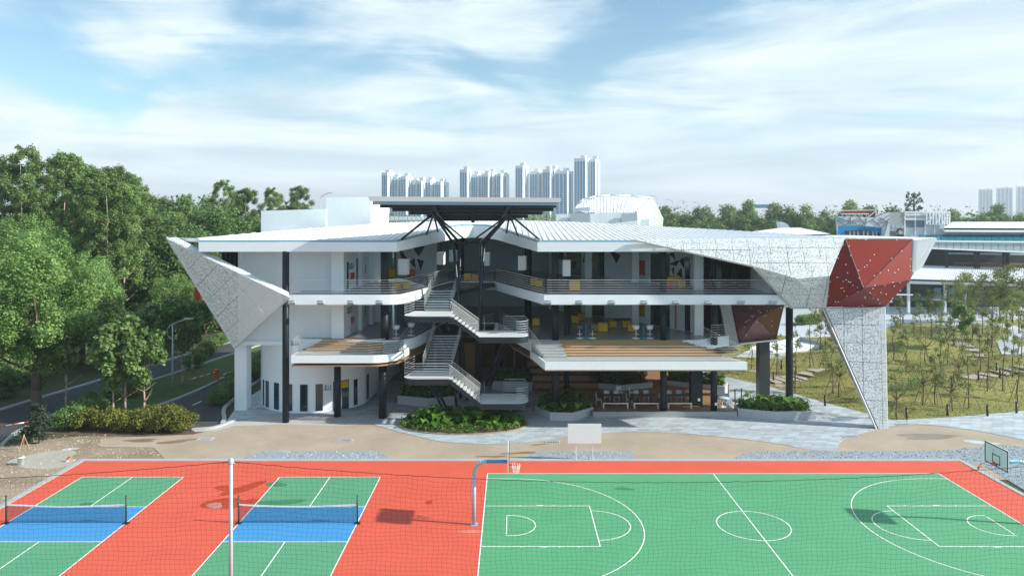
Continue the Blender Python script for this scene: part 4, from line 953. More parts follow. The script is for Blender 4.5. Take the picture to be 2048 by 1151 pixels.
# red faceted hull
rh = thing('red_hull', 'faceted red metal hull with white light studs above the tapering leg', 'facade hull', (27, 55, 8.5))
P1, P2, P3, P4, P5, P6, Q = P(1690, 477, 55.9), P(1824, 478.5, 55.9), P(1822, 560, 55.2), P(1770, 613, 55.6), P(1652, 614, 56.0), P(1661, 551, 54.9), P(1727, 576, 53.4)
fac = [(P1, Q, P2), (P1, P6, Q), (P6, P5, Q), (P5, P4, Q), (P4, P3, Q), (P3, P2, Q)]
for t3 in fac:
    cen = sum(t3, Vector())/3; pts = [p.lerp(cen, .012) for p in t3]; u, v, n_ = plane_axes(pts, pts[1]-pts[0])
    fo = MB().slab(pts, -n_*.06).build('facet', MESHR, rh)
    rr2 = random.Random(int(cen.x*100))
    for k_ in range(10):
        w = [rr2.random() for _ in range(3)]; s_ = sum(w); q = sum((p*(x/s_) for p, x in zip(t3, w)), Vector())
        if k_ < 6:
            e0 = k_ % 3; q = t3[e0].lerp(t3[(e0+1) % 3], .12+.38*(k_//3)+.2*rr2.random()); q = q.lerp(cen, .06)
        MB().tube(q-n_*.01, q+n_*.04, .05, .035, 8).build('light_stud', PLASTW, fo)
for p, q in ((P1, Q), (P2, Q), (P3, Q), (P4, Q), (P5, Q), (P6, Q)): MB().tube(p, q, .025, n=5).build('joint_bead', DARKST, rh)
MB().slab([P1+Vector((0, .3, -.05)), P2+Vector((0, .3, -.05)), P3+Vector((0, .5, 0)), P4+Vector((0, .5, .05)), P5+Vector((0, .5, .05)), P6+Vector((.1, .8, 0))], (0, .3, 0)).build('backing', DARKST, rh)
# corrugated side of the hull
cs = thing('corrugated_side_wall', 'bright corrugated side wall behind the red hull', 'wall', tuple(P(1824, 546, 56.5)))
w1, w2, w3, w4 = P(1826, 478, 56.3), P(1869, 475.5, 63.5), P(1838, 536, 63.5), P(1824, 545, 56.6)
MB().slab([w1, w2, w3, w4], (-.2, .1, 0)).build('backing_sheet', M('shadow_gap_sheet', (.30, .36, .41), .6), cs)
for i in range(16):
    t_ = (i+.5)/16; p, q = w1.lerp(w2, t_), w4.lerp(w3, t_); p, q = p.lerp(q, .02), q.lerp(p, .02); MB().bar(p+Vector((.05, -.05, 0)), q+Vector((.05, -.05, 0)), .20, .22, (1, 0, 0)).build('corrugation', ROOFW, cs)
MB().bar(w2, w3, .35, .25).build('edge_trim', WHITE, cs); MB().bar(w3, w4, .3, .2).build('edge_trim', WHITE, cs)
part(MB().box(19.6, 29.0, 57.2, 66, 8.85, 13.3), 'upper_hall', SOFFITD); part(MB().slab([P(1480, 471, 60), P(1826, 477, 56.4), P(1868, 475, 63.5), P(1690, 470, 66)], (0, 0, -.2)), 'hall_roof', ROOFW)
# brown hull under the upper slab
bh = thing('brown_hull', 'dark brown glossy faceted hull hanging under the right balcony', 'facade hull', (18.5, 60, 5.4))
BRN = M('brown_gloss_cladding', (.16, .055, .05), .18, .35, var=.06, spec=.8)
h1, h2, h3, h4, hq = P(1462, 608, 60.5), P(1569, 608, 60.5), P(1553, 677, 61.5), P(1478, 685, 60.5), P(1513, 636, 58.8)
for t3 in ((h1, h2, hq), (h2, h3, hq), (h3, h4, hq), (h4, h1, hq)):
    cen = sum(t3, Vector())/3; pts = [p.lerp(cen, .012) for p in t3]; u, v, n_ = plane_axes(pts, pts[1]-pts[0]); fo = MB().slab(pts, -n_*.06).build('facet', BRN, bh)
    rr2 = random.Random(int(cen.z*100))
    for k_ in range(6):
        q = t3[0].lerp(t3[1], rr2.random()).lerp(t3[2], rr2.random()*.9); MB().tube(q, q+n_*.04, .04, .03, 6).build('light_stud', PLASTW, fo)
for p in (h1, h2, h3, h4): MB().tube(p, hq, .03, n=5).build('joint_bead', DARKST, bh)
MB().bar(h4+Vector((0, 0, -.06)), h3+Vector((0, 0, -.06)), .5, .1).build('base_trim', WHITE, bh)
MB().slab([P(1462, 608, 60.6), P(1569, 608, 60.6), P(1553, 676, 61.6), P(1478, 684, 60.6)], (0, .2, 0)).build('backing', DARKST, bh)
MB().slab([(h1.x-.9, h1.y-.1, h1.z), (h1.x-.05, h1.y-.1, h1.z), (h4.x-.05, h4.y-.1, h4.z-.1), (h4.x-.9, h4.y-.1, h4.z-.4)], (0, .3, 0)).build('side_panel', CONC, bh)
# ================================================================== court equipment
def hoop(bx, sgn, lab, full=True):
    """backboard at x=bx facing sgn along x; the post stands behind it"""
    t = thing('basketball_hoop', lab, 'basketball hoop', (bx-sgn*1.72, 37.6, 0), 'basketball hoops at the court ends')
    xp = bx-sgn*1.72; y = 37.6; pts = [(xp, y, 0)] + [(xp, y, 2.5)]
    for i in range(1, 9):
        a = R(90*i/8); pts.append((xp+sgn*.62*(1-math.cos(a)), y, 2.5+.67*math.sin(a)))
    MB().path(pts, .095, 12).build('post', M('hoop_post_paint', (.40, .55, .64), .4, .3, var=.08, vs=3), t)
    MB().path([(xp+sgn*.62, y, 3.17), (bx-sgn*.06, y, 3.17)], .095, 12).build('arm', M('blue_arm_paint', (.10, .33, .58), .4), t)
    MB().box(xp-.18, xp+.18, y-.18, y+.18, 0, .03).build('base_plate', GALV, t)
    bd = MB().box(bx-.025, bx+.025, y-.9, y+.9, 2.9, 3.95).build('backboard', M('backboard_white', (.76, .83, .87), .4), t)
    fx_ = bx+sgn*.028; fr = MB()
    for a in ((y-.9, y+.9, 2.9, 2.95), (y-.9, y+.9, 3.9, 3.95), (y-.9, y-.85, 2.95, 3.9), (y+.85, y+.9, 2.95, 3.9)): fr.box(fx_-.012, fx_+.012, a[0], a[1], a[2], a[3])
    fr.build('border', BLACK, bd); fr = MB()
    for a in ((y-.3, y+.3, 3.05, 3.09), (y-.3, y+.3, 3.46, 3.5), (y-.3, y-.26, 3.09, 3.46), (y+.26, y+.3, 3.09, 3.46)): fr.box(fx_-.012, fx_+.012, a[0], a[1], a[2], a[3])
    fr.build('target_square', BLACK, bd)
    for yy, zz in ((-.4, 3.65), (.2, 3.7), (.25, 3.55)): MB().box(fx_, fx_+sgn*.01, y+yy-.02, y+yy+.02, zz-.02, zz+.02).build('bolt', BLACK, bd)
    cx = bx+sgn*.38; rim = MB(); n_ = 20
    for i in range(n_):
        a, b = 2*math.pi*i/n_, 2*math.pi*(i+1)/n_; rim.tube((cx+.225*math.cos(a), y+.225*math.sin(a), 3.05), (cx+.225*math.cos(b), y+.225*math.sin(b), 3.05), .016, n=5, cap=False)
    rim.bar((bx, y, 3.03), (cx-sgn*.2, y, 3.04), .16, .1); rim.build('rim', M('rim_orange', (.62, .10, .03), .4), t)
    net = MB()
    for i in range(10):
        a = 2*math.pi*i/10
        for s in (1, -1):
            b = a+s*.5; net.tube((cx+.22*math.cos(a), y+.22*math.sin(a), 3.04), (cx+.14*math.cos(b), y+.14*math.sin(b), 2.62), .008, n=4, cap=False)
    if full: net.build('net', PLASTW, t)
    return t
hoop(-.18, 1, 'basketball hoop on a bent blue post at the left court end'); hoop(24.3, -1, 'basketball hoop with white backboard at the right court end', False)
# low nets of the two paddle courts
NETB = M('net_black_cord', (.010, .013, .016), .8)
def low_net(x0, x1, lab):
    t = thing('paddle_net', lab, 'net', ((x0+x1)/2, 37.74, 0), 'low nets of the paddle courts')
    po = M('post_green_black', (.015, .04, .045), .4)
    for x in (x0, x1):
        MB().tube((x, 37.74, 0), (x, 37.74, 1.42), .04, n=8).build('post', po, t)
        MB().box(x-.15, x+.15, 37.6, 37.9, .01, .03).build('base_plate', DARKST, t)
    n_ = 24; L_ = x1-x0
    def top(u): return .92-.1*math.sin(math.pi*u)
    mb = MB()
    for i in range(n_):
        u0, u1 = i/n_, (i+1)/n_; mb.slab([(x0+L_*u0, 37.72, top(u0)), (x0+L_*u1, 37.72, top(u1)), (x0+L_*u1, 37.72, top(u1)+.06), (x0+L_*u0, 37.72, top(u0)+.06)], (0, .035, 0))
    mb.build('top_band', PLASTW, t)
    mb = MB(); w = .006
    k_ = 0.0
    while k_ < L_:
        u = k_/L_; x = x0+k_; mb.add([(x-w, 37.74, .06), (x+w, 37.74, .06), (x+w, 37.74, top(u)), (x-w, 37.74, top(u))], [(0, 1, 2, 3)]); k_ += .05
    for j in range(16):
        z = .06+j*.05
        for i in range(n_):
            u0, u1 = i/n_, (i+1)/n_; s0, s1 = (top(u0)-.06)/.86, (top(u1)-.06)/.86
            mb.add([(x0+L_*u0, 37.741, .06+j*.053*s0-w), (x0+L_*u1, 37.741, .06+j*.053*s1-w), (x0+L_*u1, 37.741, .06+j*.053*s1+w), (x0+L_*u0, 37.741, .06+j*.053*s0+w)], [(0, 1, 2, 3)])
    mb.build('mesh', M('net_blue_black', (.012, .05, .10), .8), t)
low_net(-25.46, -19.42, 'low net with white band across the far-left blue court'); low_net(-13.76, -7.78, 'low net with white band across the blue court beside the tall mast')
# tall ball-stop net with its masts
NY = 28.5
def mast(x, lab):
    t = thing('net_mast', lab, 'mast', (x, NY, 0), 'masts carrying the ball-stop net')
    MB().tube((x, NY, 0), (x, NY, 6.2), .075, .068, 14).build('pole', GALV, t)
    MB().lathe((x, NY, 6.2), [(.1, -.12), (.1, .02), (.06, .07), (0, .09)], 12).build('cap', GALV, t)
    MB().tube((x-.15, NY, 6.1), (x+.15, NY, 6.1), .02, n=6).build('eye_bar', GALV, t)
MX = (-10.68, 21.5); mast(MX[0], 'galvanised mast of the tall net between the paddle courts')
def rope_z(x):
    if x < MX[0]: u = (x+42.5)/(MX[0]+42.5)
    elif x <= MX[1]: u = (x-MX[0])/(MX[1]-MX[0])
    else: u = (x-MX[1])/32.0
    return 6.15-.80*4*u*(1-u)+.012*math.sin(x*9)
bn = thing('ball_stop_net', 'thin dark ball-stop net hanging across the foreground courts', 'net', (0, NY, 0))
xs = [-23+i*.19 for i in range(int(46/.19)+1)]
MB().path([(x, NY, rope_z(x)) for x in xs[::2]], .010, 4).build('head_rope', NETB, bn)
mb = MB(); w = .0024; rn_ = random.Random(2); rows = 34
def npt(i, j):
    x = xs[i]; z0 = rope_z(x); dz = z0/rows
    return (x+.035*math.sin(j*.8+i*.13)+.03*math.sin(i*.31), NY+.06*math.sin(i*.21+j*.3), z0-j*dz+.03*math.sin(i*.45+j*.5))
for i in range(len(xs)):
    for j in range(rows-1):
        if 14 < j < 0: continue
        a, b = npt(i, j), npt(i, j+1)
        if b[2] < 1.2: break
        mb.add([(a[0]-w, a[1], a[2]), (a[0]+w, a[1], a[2]), (b[0]+w, b[1], b[2]), (b[0]-w, b[1], b[2])], [(0, 1, 2, 3)])
for j in range(1, rows-1):
    for i in range(len(xs)-1):
        a, b = npt(i, j), npt(i+1, j)
        if a[2] < 1.2: continue
        mb.add([(a[0], a[1], a[2]-w), (b[0], b[1], b[2]-w), (b[0], b[1], b[2]+w), (a[0], a[1], a[2]+w)], [(0, 1, 2, 3)])
mb.build('mesh', NETB, bn)
# white board by the court
wb = thing('white_board', 'blank white board on two slim posts at the court edge', 'board', (4.6, 47.45, 0))
MB().box(3.53, 5.65, 47.40, 47.46, 1.1, 2.32).build('panel', PLASTW, wb)
for x in (4.07, 5.12): MB().box(x-.03, x+.03, 47.47, 47.52, 0, 2.2).build('post', PLASTW, wb)
# bits left on the ground
bk = thing('paint_bucket', 'white paint bucket on the bare earth left of the court', 'bucket', tuple(G(42, 928)))
c = G(42, 928); MB().lathe((c.x, c.y, 0), [(0, 0), (.17, 0), (.2, .42), (.21, .42), (.21, .45), (0, .46)], 14).build('body', PLASTW, bk)
MB().path([(c.x-.2, c.y, .4), (c.x-.12, c.y-.12, .2), (c.x+.12, c.y-.12, .2), (c.x+.2, c.y, .4)], .008, 4).build('handle', GALV, bk)
for px, py, lb in ((135, 922, 'orange plastic scrap lying by the kerb corner'), (1957, 940, 'bent orange pipe stub beside the court edge')):
    c = G(px, py); t = thing('orange_pipe_stub', lb, 'pipe', (c.x, c.y, 0)); MB().path([(c.x, c.y, 0), (c.x, c.y, .18), (c.x+.1, c.y, .27), (c.x+.22, c.y, .26)], .06, 8).build('pipe', ORANGE, t)
    MB().lathe((c.x, c.y, 0), [(.075, .0), (.075, .06), (.06, .07)], 8).build('collar', PLASTW, t)
# red and white barrier arms
def barrier(pxb, pyb, pxe, pye, ze, lab):
    b = G(pxb, pyb); e = G(pxe, pye); t = thing('barrier_gate', lab, 'barrier', (b.x, b.y, 0))
    MB().box(b.x-.2, b.x+.2, b.y-.2, b.y+.2, 0, 1.0).build('cabinet', ORANGE, t); MB().box(b.x-.23, b.x+.23, b.y-.23, b.y+.23, 1.0, 1.08).build('cap', REDP, t)
    a, z = Vector((b.x, b.y, .9)), Vector((e.x, e.y, ze)); n_ = 8
    for i in range(n_): MB().tube(a.lerp(z, i/n_), a.lerp(z, (i+1)/n_), .05, n=6).build('arm_band', ORANGE if i % 2 else PLASTW, t)
barrier(432, 762, 378, 782, 1.0, 'orange barrier gate on the verge beside the driveway'); barrier(-40, 885, 60, 868, .9, 'orange barrier arm reaching in at the left edge')
# street lamp
def street_lamp(px, py, h, lab, s=1):
    c = G(px, py) if h < 9 else P(px, py, 150); t = thing('street_lamp', lab, 'street lamp', tuple(c))
    MB().tube(c, c+Vector((0, 0, h)), .09, .06, 10).build('pole', GALV, t)
    pts = [c+Vector((0, 0, h*.78))] + [c+Vector((-.55+.55*(i/6)**2*3.2 if i else -.1, 0, h*(.8+.23*i/8))) for i in range(9)]
    pts = [c+Vector((x*s, 0, z)) for x, z in ((0, h*.76), (-.42, h*.82), (-.5, h*.9), (-.2, h*.98), (.4, h*1.02), (1.1, h*1.06))]
    MB().path(pts, .045, 7).build('arm', GALV, t)
    MB().rbox(c+Vector((1.4*s, 0, h*1.075)), (.75, .3, .12), 0, 0).build('lamp_head', M('lamp_grey', (.5, .54, .56), .4), t)
street_lamp(345, 780, 5.9, 'grey street lamp with curved arm on the verge beside the driveway')
# bollards
BOLL = M('bollard_dark', (.03, .028, .026), .5)
bl_ = [(1547, 756), (1563, 733), (1592, 745), (1650, 804), (1682, 735), (1813, 838), (1895, 831), (1975, 824), (2033, 818), (1957, 762), (1993, 745), (2000, 765), (1903, 786), (1806, 640), (1632, 622), (1645, 636), (1651, 648), (1862, 668)]
bl_.sort()
for i, (px, py) in enumerate(bl_):
    c = G(px, py, .3) if py < 830 else G(px, py)
    z = lawn_z(c.x, c.y); t = thing('bollard', 'dark bollard light on the garden lawn, %s from the left' % nth(i), 'bollard', (c.x, c.y, z-.05), 'bollard lights in the garden')
    MB().lathe((c.x, c.y, z-.05), [(0, 0), (.085, 0), (.085, .78), (0, .78)], 10).build('body', BOLL, t); MB().lathe((c.x, c.y, z-.05), [(.075, .78), (.075, .86), (.09, .86), (.09, .92), (0, .93)], 10).build('lamp_cap', BOLL, t)
for i, (px, py) in enumerate(((1457, 792), (1470, 803), (1483, 800))):
    c = G(px, py); t = thing('path_bollard', 'slim brown bollard on the granite beside the deck, %s from the left' % nth(i), 'bollard', (c.x, c.y, .02), 'slim bollards beside the deck')
    MB().tube((c.x, c.y, .02), (c.x, c.y, .95), .05, n=8).build('body', STAKE, t); MB().tube((c.x, c.y, .95), (c.x, c.y, 1.0), .06, n=8).build('cap', BOLL, t)
# ================================================================== furniture
def chair(loc, rz, mat, lab, leg=None):
    t = thing('chair', lab, 'chair', loc, 'chairs on the ground floor'); m = Matrix.Translation(Vector(loc)) @ Matrix.Rotation(rz, 4, 'Z')
    def q(*p): return m @ Vector(p)
    def bx(x0, x1, y0, y1, z0, z1, nm, tilt=0):
        MB().slab([q(x0, y0, z0), q(x1, y0, z0), q(x1, y1, z0), q(x0, y1, z0)], (0, 0, z1-z0)).build(nm, mat, t)
    bx(-.22, .22, -.22, .22, .43, .47, 'seat'); MB().slab([q(-.22, .2, .58), q(.22, .2, .58), q(.22, .25, .88), q(-.22, .25, .88)], m.to_3x3() @ Vector((0, .03, 0))).build('backrest', mat, t)
    for x in (-.2, .2):
        for y in (-.2, .2): MB().tube(q(x, y, 0), q(x, y*1.05, .9 if y > 0 else .43), .02, n=5).build('leg', leg or mat, t)
    return t
def bench(x0, x1, y, lab):
    t = thing('bench', lab, 'bench', ((x0+x1)/2, y, .447), 'benches on the deck'); z = .447
    MB().box(x0, x1, y-.2, y+.2, z+.42, z+.46).build('seat', TIMBERD, t); MB().box(x0, x1, y-.23, y-.201, z+.40, z+.47).build('front_rail', STEEL, t)
    for x in (x0+.04, x1-.04):
        for yy in (y-.18, y+.18): MB().box(x-.03, x+.03, yy-.03, yy+.03, z, z+.42).build('leg', STEEL, t)
def table(x0, x1, y, lab):
    t = thing('dining_table', lab, 'table', ((x0+x1)/2, y, .447), 'dining tables on the deck'); z = .447
    MB().box(x0, x1, y-.4, y+.4, z+.71, z+.75).build('table_top', PLASTD, t)
    for x in (x0+.5, x1-.5):
        MB().tube((x, y, z+.03), (x, y, z+.71), .04, n=8).build('leg', BLACK, t); MB().lathe((x, y, z), [(.25, 0), (.25, .025), (.04, .05)], 12).build('base', BLACK, t)
ds = [(7.1, 9.05), (9.5, 11.4), (12.15, 14.0)]; wh = ['leftmost', 'middle', 'rightmost']
for i, (x0, x1) in enumerate(ds):
    bench(x0, x1, 58.5, 'low steel-framed bench at the deck front, %s of three' % wh[i]); table(x0+.1, x1+.15, 59.7, 'slate dining table behind a bench on the deck, %s of three' % wh[i])
    for k_, (cx, cy, rz) in enumerate(((x0+.55, 60.5, 0), (x0+1.35, 60.5, 0), (x0-.2, 59.6, R(90)), (x1+.45, 59.6, R(-90)))):
        chair((cx, cy, .447), rz, GALV if k_ < 3 else PLASTD, 'grey cafe chair at the %s deck table, %s' % (wh[i], ('left of its back side', 'right of its back side', 'at its left end', 'at its right end')[k_]))
chair((8.9, 62.0, .447), R(10), PLASTW, 'white chair standing behind the leftmost deck table'); chair((9.9, 61.9, .447), R(80), PLASTW, 'white chair turned sideways behind the middle deck table')
t = thing('cafe_table', 'round pale cafe table on the granite beside the deck', 'table', (16.5, 58.9, .02)); MB().lathe((16.5, 58.9, .447), [(0, .7), (.55, .7), (.55, .74), (0, .745)], 20).build('table_top', GALV, t); MB().tube((16.5, 58.9, .447), (16.5, 58.9, 1.15), .04, n=8).build('leg', PLASTW, t); MB().lathe((16.5, 58.9, .447), [(.3, 0), (.3, .03), (.04, .05)], 12).build('base', PLASTW, t)
chair((15.95, 58.6, .447), R(100), PLASTW, 'white plastic chair left of the round cafe table'); chair((16.75, 58.15, .447), R(190), PLASTW, 'white plastic chair in front of the round cafe table'); chair((16.95, 59.5, .447), R(-40), GALV, 'grey chair behind the round cafe table')
chair((4.2*.9, 66, .02), R(20), TEAL, 'blue chair in the shaded court behind the staircase'); chair((1.0, 66.5, .02), R(-60), TEAL, 'blue chair beside the wooden tiers'); chair((3.4, 70, .02), R(10), GALV, 'grey chair deep in the shaded court')
def stool(x, y, z, lab, mat):
    t = thing('bar_stool', lab, 'bar stool', (x, y, z), 'bar stools on the second floor')
    MB().lathe((x, y, z), [(0, .66), (.2, .68), (.26, .8), (.28, 1.0), (.26, 1.0), (.2, .82), (0, .8)], 14).build('bucket_seat', mat, t); MB().tube((x, y, z+.02), (x, y, z+.67), .035, n=8).build('post', STEEL, t)
    MB().lathe((x, y, z), [(0, .0), (.32, 0), (.3, .03), (.05, .06)], 18).build('base', PLASTW, t); MB().lathe((x, y, z), [(.2, .3), (.22, .32), (.2, .34), (.18, .32), (.2, .3)], 14).build('foot_ring', STEEL, t)
for px, lb, mt in ((1159, 'leftmost bar stool at the top of the right timber steps', PLASTD), (1185, 'second bar stool from the left at the right timber steps', PLASTD), (1272, 'third bar stool from the left at the right timber steps', PLASTW), (1300, 'rightmost bar stool at the top of the right timber steps', PLASTW)):
    stool((px-1024)*58.9/F, 58.9, Z2, 'dark '+lb if mt is PLASTD else 'pale '+lb, mt)
stool(-9.1, 58.9, Z2, 'pale bar stool beside the round column on the left terrace', PLASTW); stool(-8.1, 60.2, Z2, 'pale bar stool by the railing of the left terrace', PLASTW)
for px, lb in ((1172, 'tall teal-legged bar table between the two dark stools'), (1287, 'tall teal-legged bar table between the two pale stools')):
    x = (px-1024)*59/F; t = thing('bar_table', lb, 'table', (x, 59.1, Z2), 'bar tables on the second floor'); MB().lathe((x, 59.1, Z2), [(0, 1.02), (.34, 1.02), (.34, 1.06), (0, 1.06)], 16).build('table_top', PLASTD, t); MB().tube((x, 59.1, Z2), (x, 59.1, Z2+1.02), .045, n=8).build('leg', TEAL, t); MB().lathe((x, 59.1, Z2), [(.25, 0), (.25, .02), (.04, .05)], 14).build('base', TEAL, t)
def cube_seat(px, py, z, s, lab, mat=None):
    c = G(px, py, z); t = thing('cube_seat', lab, 'pouffe', (c.x, c.y, z), 'yellow pouffes in the open floors'); mat = mat or YELLOW
    MB().box(c.x-s/2, c.x+s/2, c.y-s/2, c.y+s/2, z+.04, z+s*.88).build('body', mat, t); MB().rbox((c.x, c.y, z+s*.94), (s*1.03, s*1.03, s*.1), .02).build('cushion', mat, t); MB().box(c.x-s/2+.05, c.x+s/2-.05, c.y-s/2+.05, c.y+s/2-.05, z, z+.04).build('plinth', BLACK, t)
cs_ = [(797, 577, Z3, .5, 'left of a pair behind the left upper railing'), (813, 578, Z3, .5, 'right of a pair behind the left upper railing'), (1149, 580, Z3, .8, 'just behind the upper railing right of the round column'), (1068, 571, Z3, .6, 'beside the notch railing on the third floor'), (1078, 573, Z3, .55, 'second beside the notch railing on the third floor'), (1345, 573, Z3, .9, 'under the black mural on the third floor'), (1362, 574, Z3, .6, 'right end under the black mural'),
       (1205, 662, Z2, .75, 'in front on the second floor'), (1225, 655, Z2, .6, 'farther right on the second floor'), (1150, 645, Z2, .65, 'by the column on the second floor'), (1163, 640, Z2, .65, 'far back on the second floor'), (1252, 655, Z2, .6, 'right rear on the second floor'), (1262, 662, Z2, .6, 'nearest the white pier on the second floor'), (1190, 661, Z2, .6, 'beside the dark bar stool on the second floor'), (1072, 650, Z2, .6, 'nearest the staircase on the second floor'), (935, 560, Z3, .6, 'deep behind the staircase on the third floor'), (950, 562, Z3, .55, 'second deep behind the staircase on the third floor'), (782, 554, Z3, .8, 'below the hanging lantern left on the third floor')]
for px, py, z, s, lb in cs_: cube_seat(px, py, z, s, 'yellow cube pouffe ' + lb)
cube_seat(822, 553, Z3, .7, 'orange cube pouffe behind the leftmost hanging lantern', ORANGE); cube_seat(1336, 575, Z3, .6, 'orange cube pouffe left of the black mural', ORANGE)
t = thing('lounge_table', 'low dark lounge table among the yellow pouffes', 'table', (9.6, 65.5, Z2)); MB().box(8.9, 10.3, 65.1, 65.9, Z2+.5, Z2+.62).build('table_top', BLACK, t)
for x in (9.0, 10.2):
    for y in (65.2, 65.8): MB().box(x-.04, x+.04, y-.04, y+.04, Z2, Z2+.5).build('leg', BLACK, t)
def lantern(px0, px1, py0, py1, Y, lab):
    a, b = P(px0, py0, Y), P(px1, py1, Y); s = (b.x-a.x)/1.38; cx = (a.x+b.x)/2; t = thing('box_lantern', lab, 'lantern', (cx, Y, b.z), 'white box lanterns under the roof'); z1, z0 = a.z-.06, b.z+.06
    m = MB(); pl = [(cx+s/math.sqrt(2)*.98*math.cos(R(35+90*i)), Y+s/math.sqrt(2)*.98*math.sin(R(35+90*i))) for i in range(4)]
    m.prism(pl, z0, z1).build('shade', M('lantern_white', (.72, .76, .78), .7), t); MB().tube((cx, Y, z1), (cx, Y, 13.2), .02, n=5).build('rod', DARKST, t)
for a in ((795, 820, 516, 550, 60.5, 'white box lantern under the roof, leftmost'), (872, 892, 502, 530, 66, 'white box lantern under the roof, second from the left'), (897, 916, 498, 524, 70, 'white box lantern left of the canopy legs'), (965, 983, 503, 532, 68, 'white box lantern right of the canopy legs'), (1034, 1056, 510, 541, 62.5, 'white box lantern under the roof, second from the right'), (1123, 1144, 518, 553, 58.6, 'white box lantern under the roof, rightmost')): lantern(*a)
# ================================================================== vegetation
def leaf_cloud(clumps, n, size, seed, up=.45, flat=1.0, aspect=.6, shell=.5, rad=.8, jit=.16):
    r = np.random.RandomState(seed); cl = np.array([c[0] for c in clumps], float); cr = np.array([c[1] for c in clumps], float)
    wgt = cr**2; idx = r.choice(len(clumps), n, p=wgt/wgt.sum()); ct = np.array([c[2] if len(c) > 2 else .5 for c in clumps])
    d = r.normal(size=(n, 3)); d /= np.linalg.norm(d, axis=1)[:, None]; u = r.uniform(0, 1, n)**shell
    pos = cl[idx]+d*(cr[idx]*u)[:, None]*np.array([1, 1, flat])+r.normal(size=(n, 3))*(cr[idx]*jit)[:, None]
    nn = d*rad+r.normal(size=(n, 3))*.55+np.array([0, 0, up]); nn /= np.linalg.norm(nn, axis=1)[:, None]
    t = np.cross(nn, r.normal(size=(n, 3))); t /= np.linalg.norm(t, axis=1)[:, None]; b = np.cross(nn, t)
    s = size*r.uniform(.6, 1.35, n)[:, None]
    V = np.stack([pos-t*s, pos-b*s*aspect, pos+t*s, pos+b*s*aspect], 1)
    tint = np.clip(ct[idx]*.6+.2+r.normal(0, .22, n), 0, 1)
    return V, tint
def crown(name, mat, parent, clumps, n, size, seed, **k):
    V, tn = leaf_cloud(clumps, n, size, seed, **k); o = fast_mesh(name, V, 4, mat, None, tn)
    if parent is not None: o.parent = parent; CH.setdefault(parent, []).append(o)
    return o
LG = {}
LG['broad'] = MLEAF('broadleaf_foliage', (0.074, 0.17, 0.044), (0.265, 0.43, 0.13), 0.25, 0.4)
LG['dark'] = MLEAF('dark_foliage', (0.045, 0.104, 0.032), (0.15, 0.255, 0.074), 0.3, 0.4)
LG['euca'] = MLEAF('gum_foliage', (0.08, 0.158, 0.05), (0.27, 0.405, 0.13), 0.28, 0.4)
LG['young'] = MLEAF('young_foliage', (0.085, 0.165, 0.045), (0.22, 0.35, 0.11), 0.15)
LG['far'] = MLEAF('far_foliage', (0.075, 0.15, 0.05), (0.205, 0.33, 0.1), 0.3, .4)
LG['lime'] = MLEAF('lime_foliage', (0.098, 0.172, 0.025), (0.230, 0.345, 0.052), .15)
LG['shrub'] = MLEAF('yellow_shrub_foliage', (0.1, 0.125, 0.026), (0.27, 0.28, 0.055), 0.28)
LG['sap'] = MLEAF('sapling_foliage', (0.115, 0.155, 0.048), (0.255, 0.3, 0.095), 0.3, 0.4)
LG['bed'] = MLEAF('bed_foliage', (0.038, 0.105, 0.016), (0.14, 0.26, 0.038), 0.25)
LG['conif'] = MLEAF('blue_conifer_foliage', (.018, .040, .026), (.05, .085, .05), .2)
def proto(name, cat, trunk_mb, bark, clumps, n, size, seed, leaf, **k):
    e = bpy.data.objects.new(name, None); link(e); ORG[e] = Vector((0, 0, 0)); e['category'] = cat
    trunk_mb.build('trunk', bark, e); crown('crown', LG[leaf], e, clumps, n, size, seed, **k); return e
def limb_tree(mb, h, r, n, seed, spread, lo=.35, hi=.8, lean=.0, sides=8):
    q = random.Random(seed); pts = []
    for i in range(7): t_ = i/6; pts.append((lean*t_*h+q.uniform(-.03, .03)*h*t_*.5, q.uniform(-.03, .03)*h*t_*.5, h*t_))
    mb.path(pts, [r*(1-.85*i/6) for i in range(7)], sides); tips = []
    for i in range(n):
        t_ = lo+(hi-lo)*i/max(1, n-1); k_ = int(t_*6); p = Vector(pts[k_]); a = i*2.4+q.uniform(-.4, .4); L_ = spread*q.uniform(.55, 1.0)*(1.15-t_*.5)
        e = p+Vector((math.cos(a)*L_, math.sin(a)*L_, L_*q.uniform(.35, .8))); m = p.lerp(e, .5)+Vector((0, 0, -.05*L_)); rr_ = r*(1-.85*t_)*.6
        mb.path([p, m, e], [rr_, rr_*.6, rr_*.2], 6); tips.append(e)
    return tips
def ellip_clumps(n, c, rx, ry, rz, cr, seed, hollow=.45):
    q = random.Random(seed); o = []
    while len(o) < n:
        p = Vector((q.uniform(-1, 1), q.uniform(-1, 1), q.uniform(-1, 1)))
        if p.length > 1 or p.length < hollow: continue
        o.append(((c[0]+p.x*rx, c[1]+p.y*ry, c[2]+p.z*rz), cr*q.uniform(.6, 1.25), q.random()))
    return o
PRO = {}
for v in range(2):
    mb = MB(); tips = limb_tree(mb, 9, .42, 9, 11+v, 4.2, .3, .75)
    PRO['broad%d' % v] = proto('broadleaf_tree', 'tree', mb, BARK, ellip_clumps(95, (0, 0, 8.6), 4.6, 4.6, 5.4, .95, 21+v, .4), 52000, .108, 31+v, 'broad', shell=.5, jit=.2)
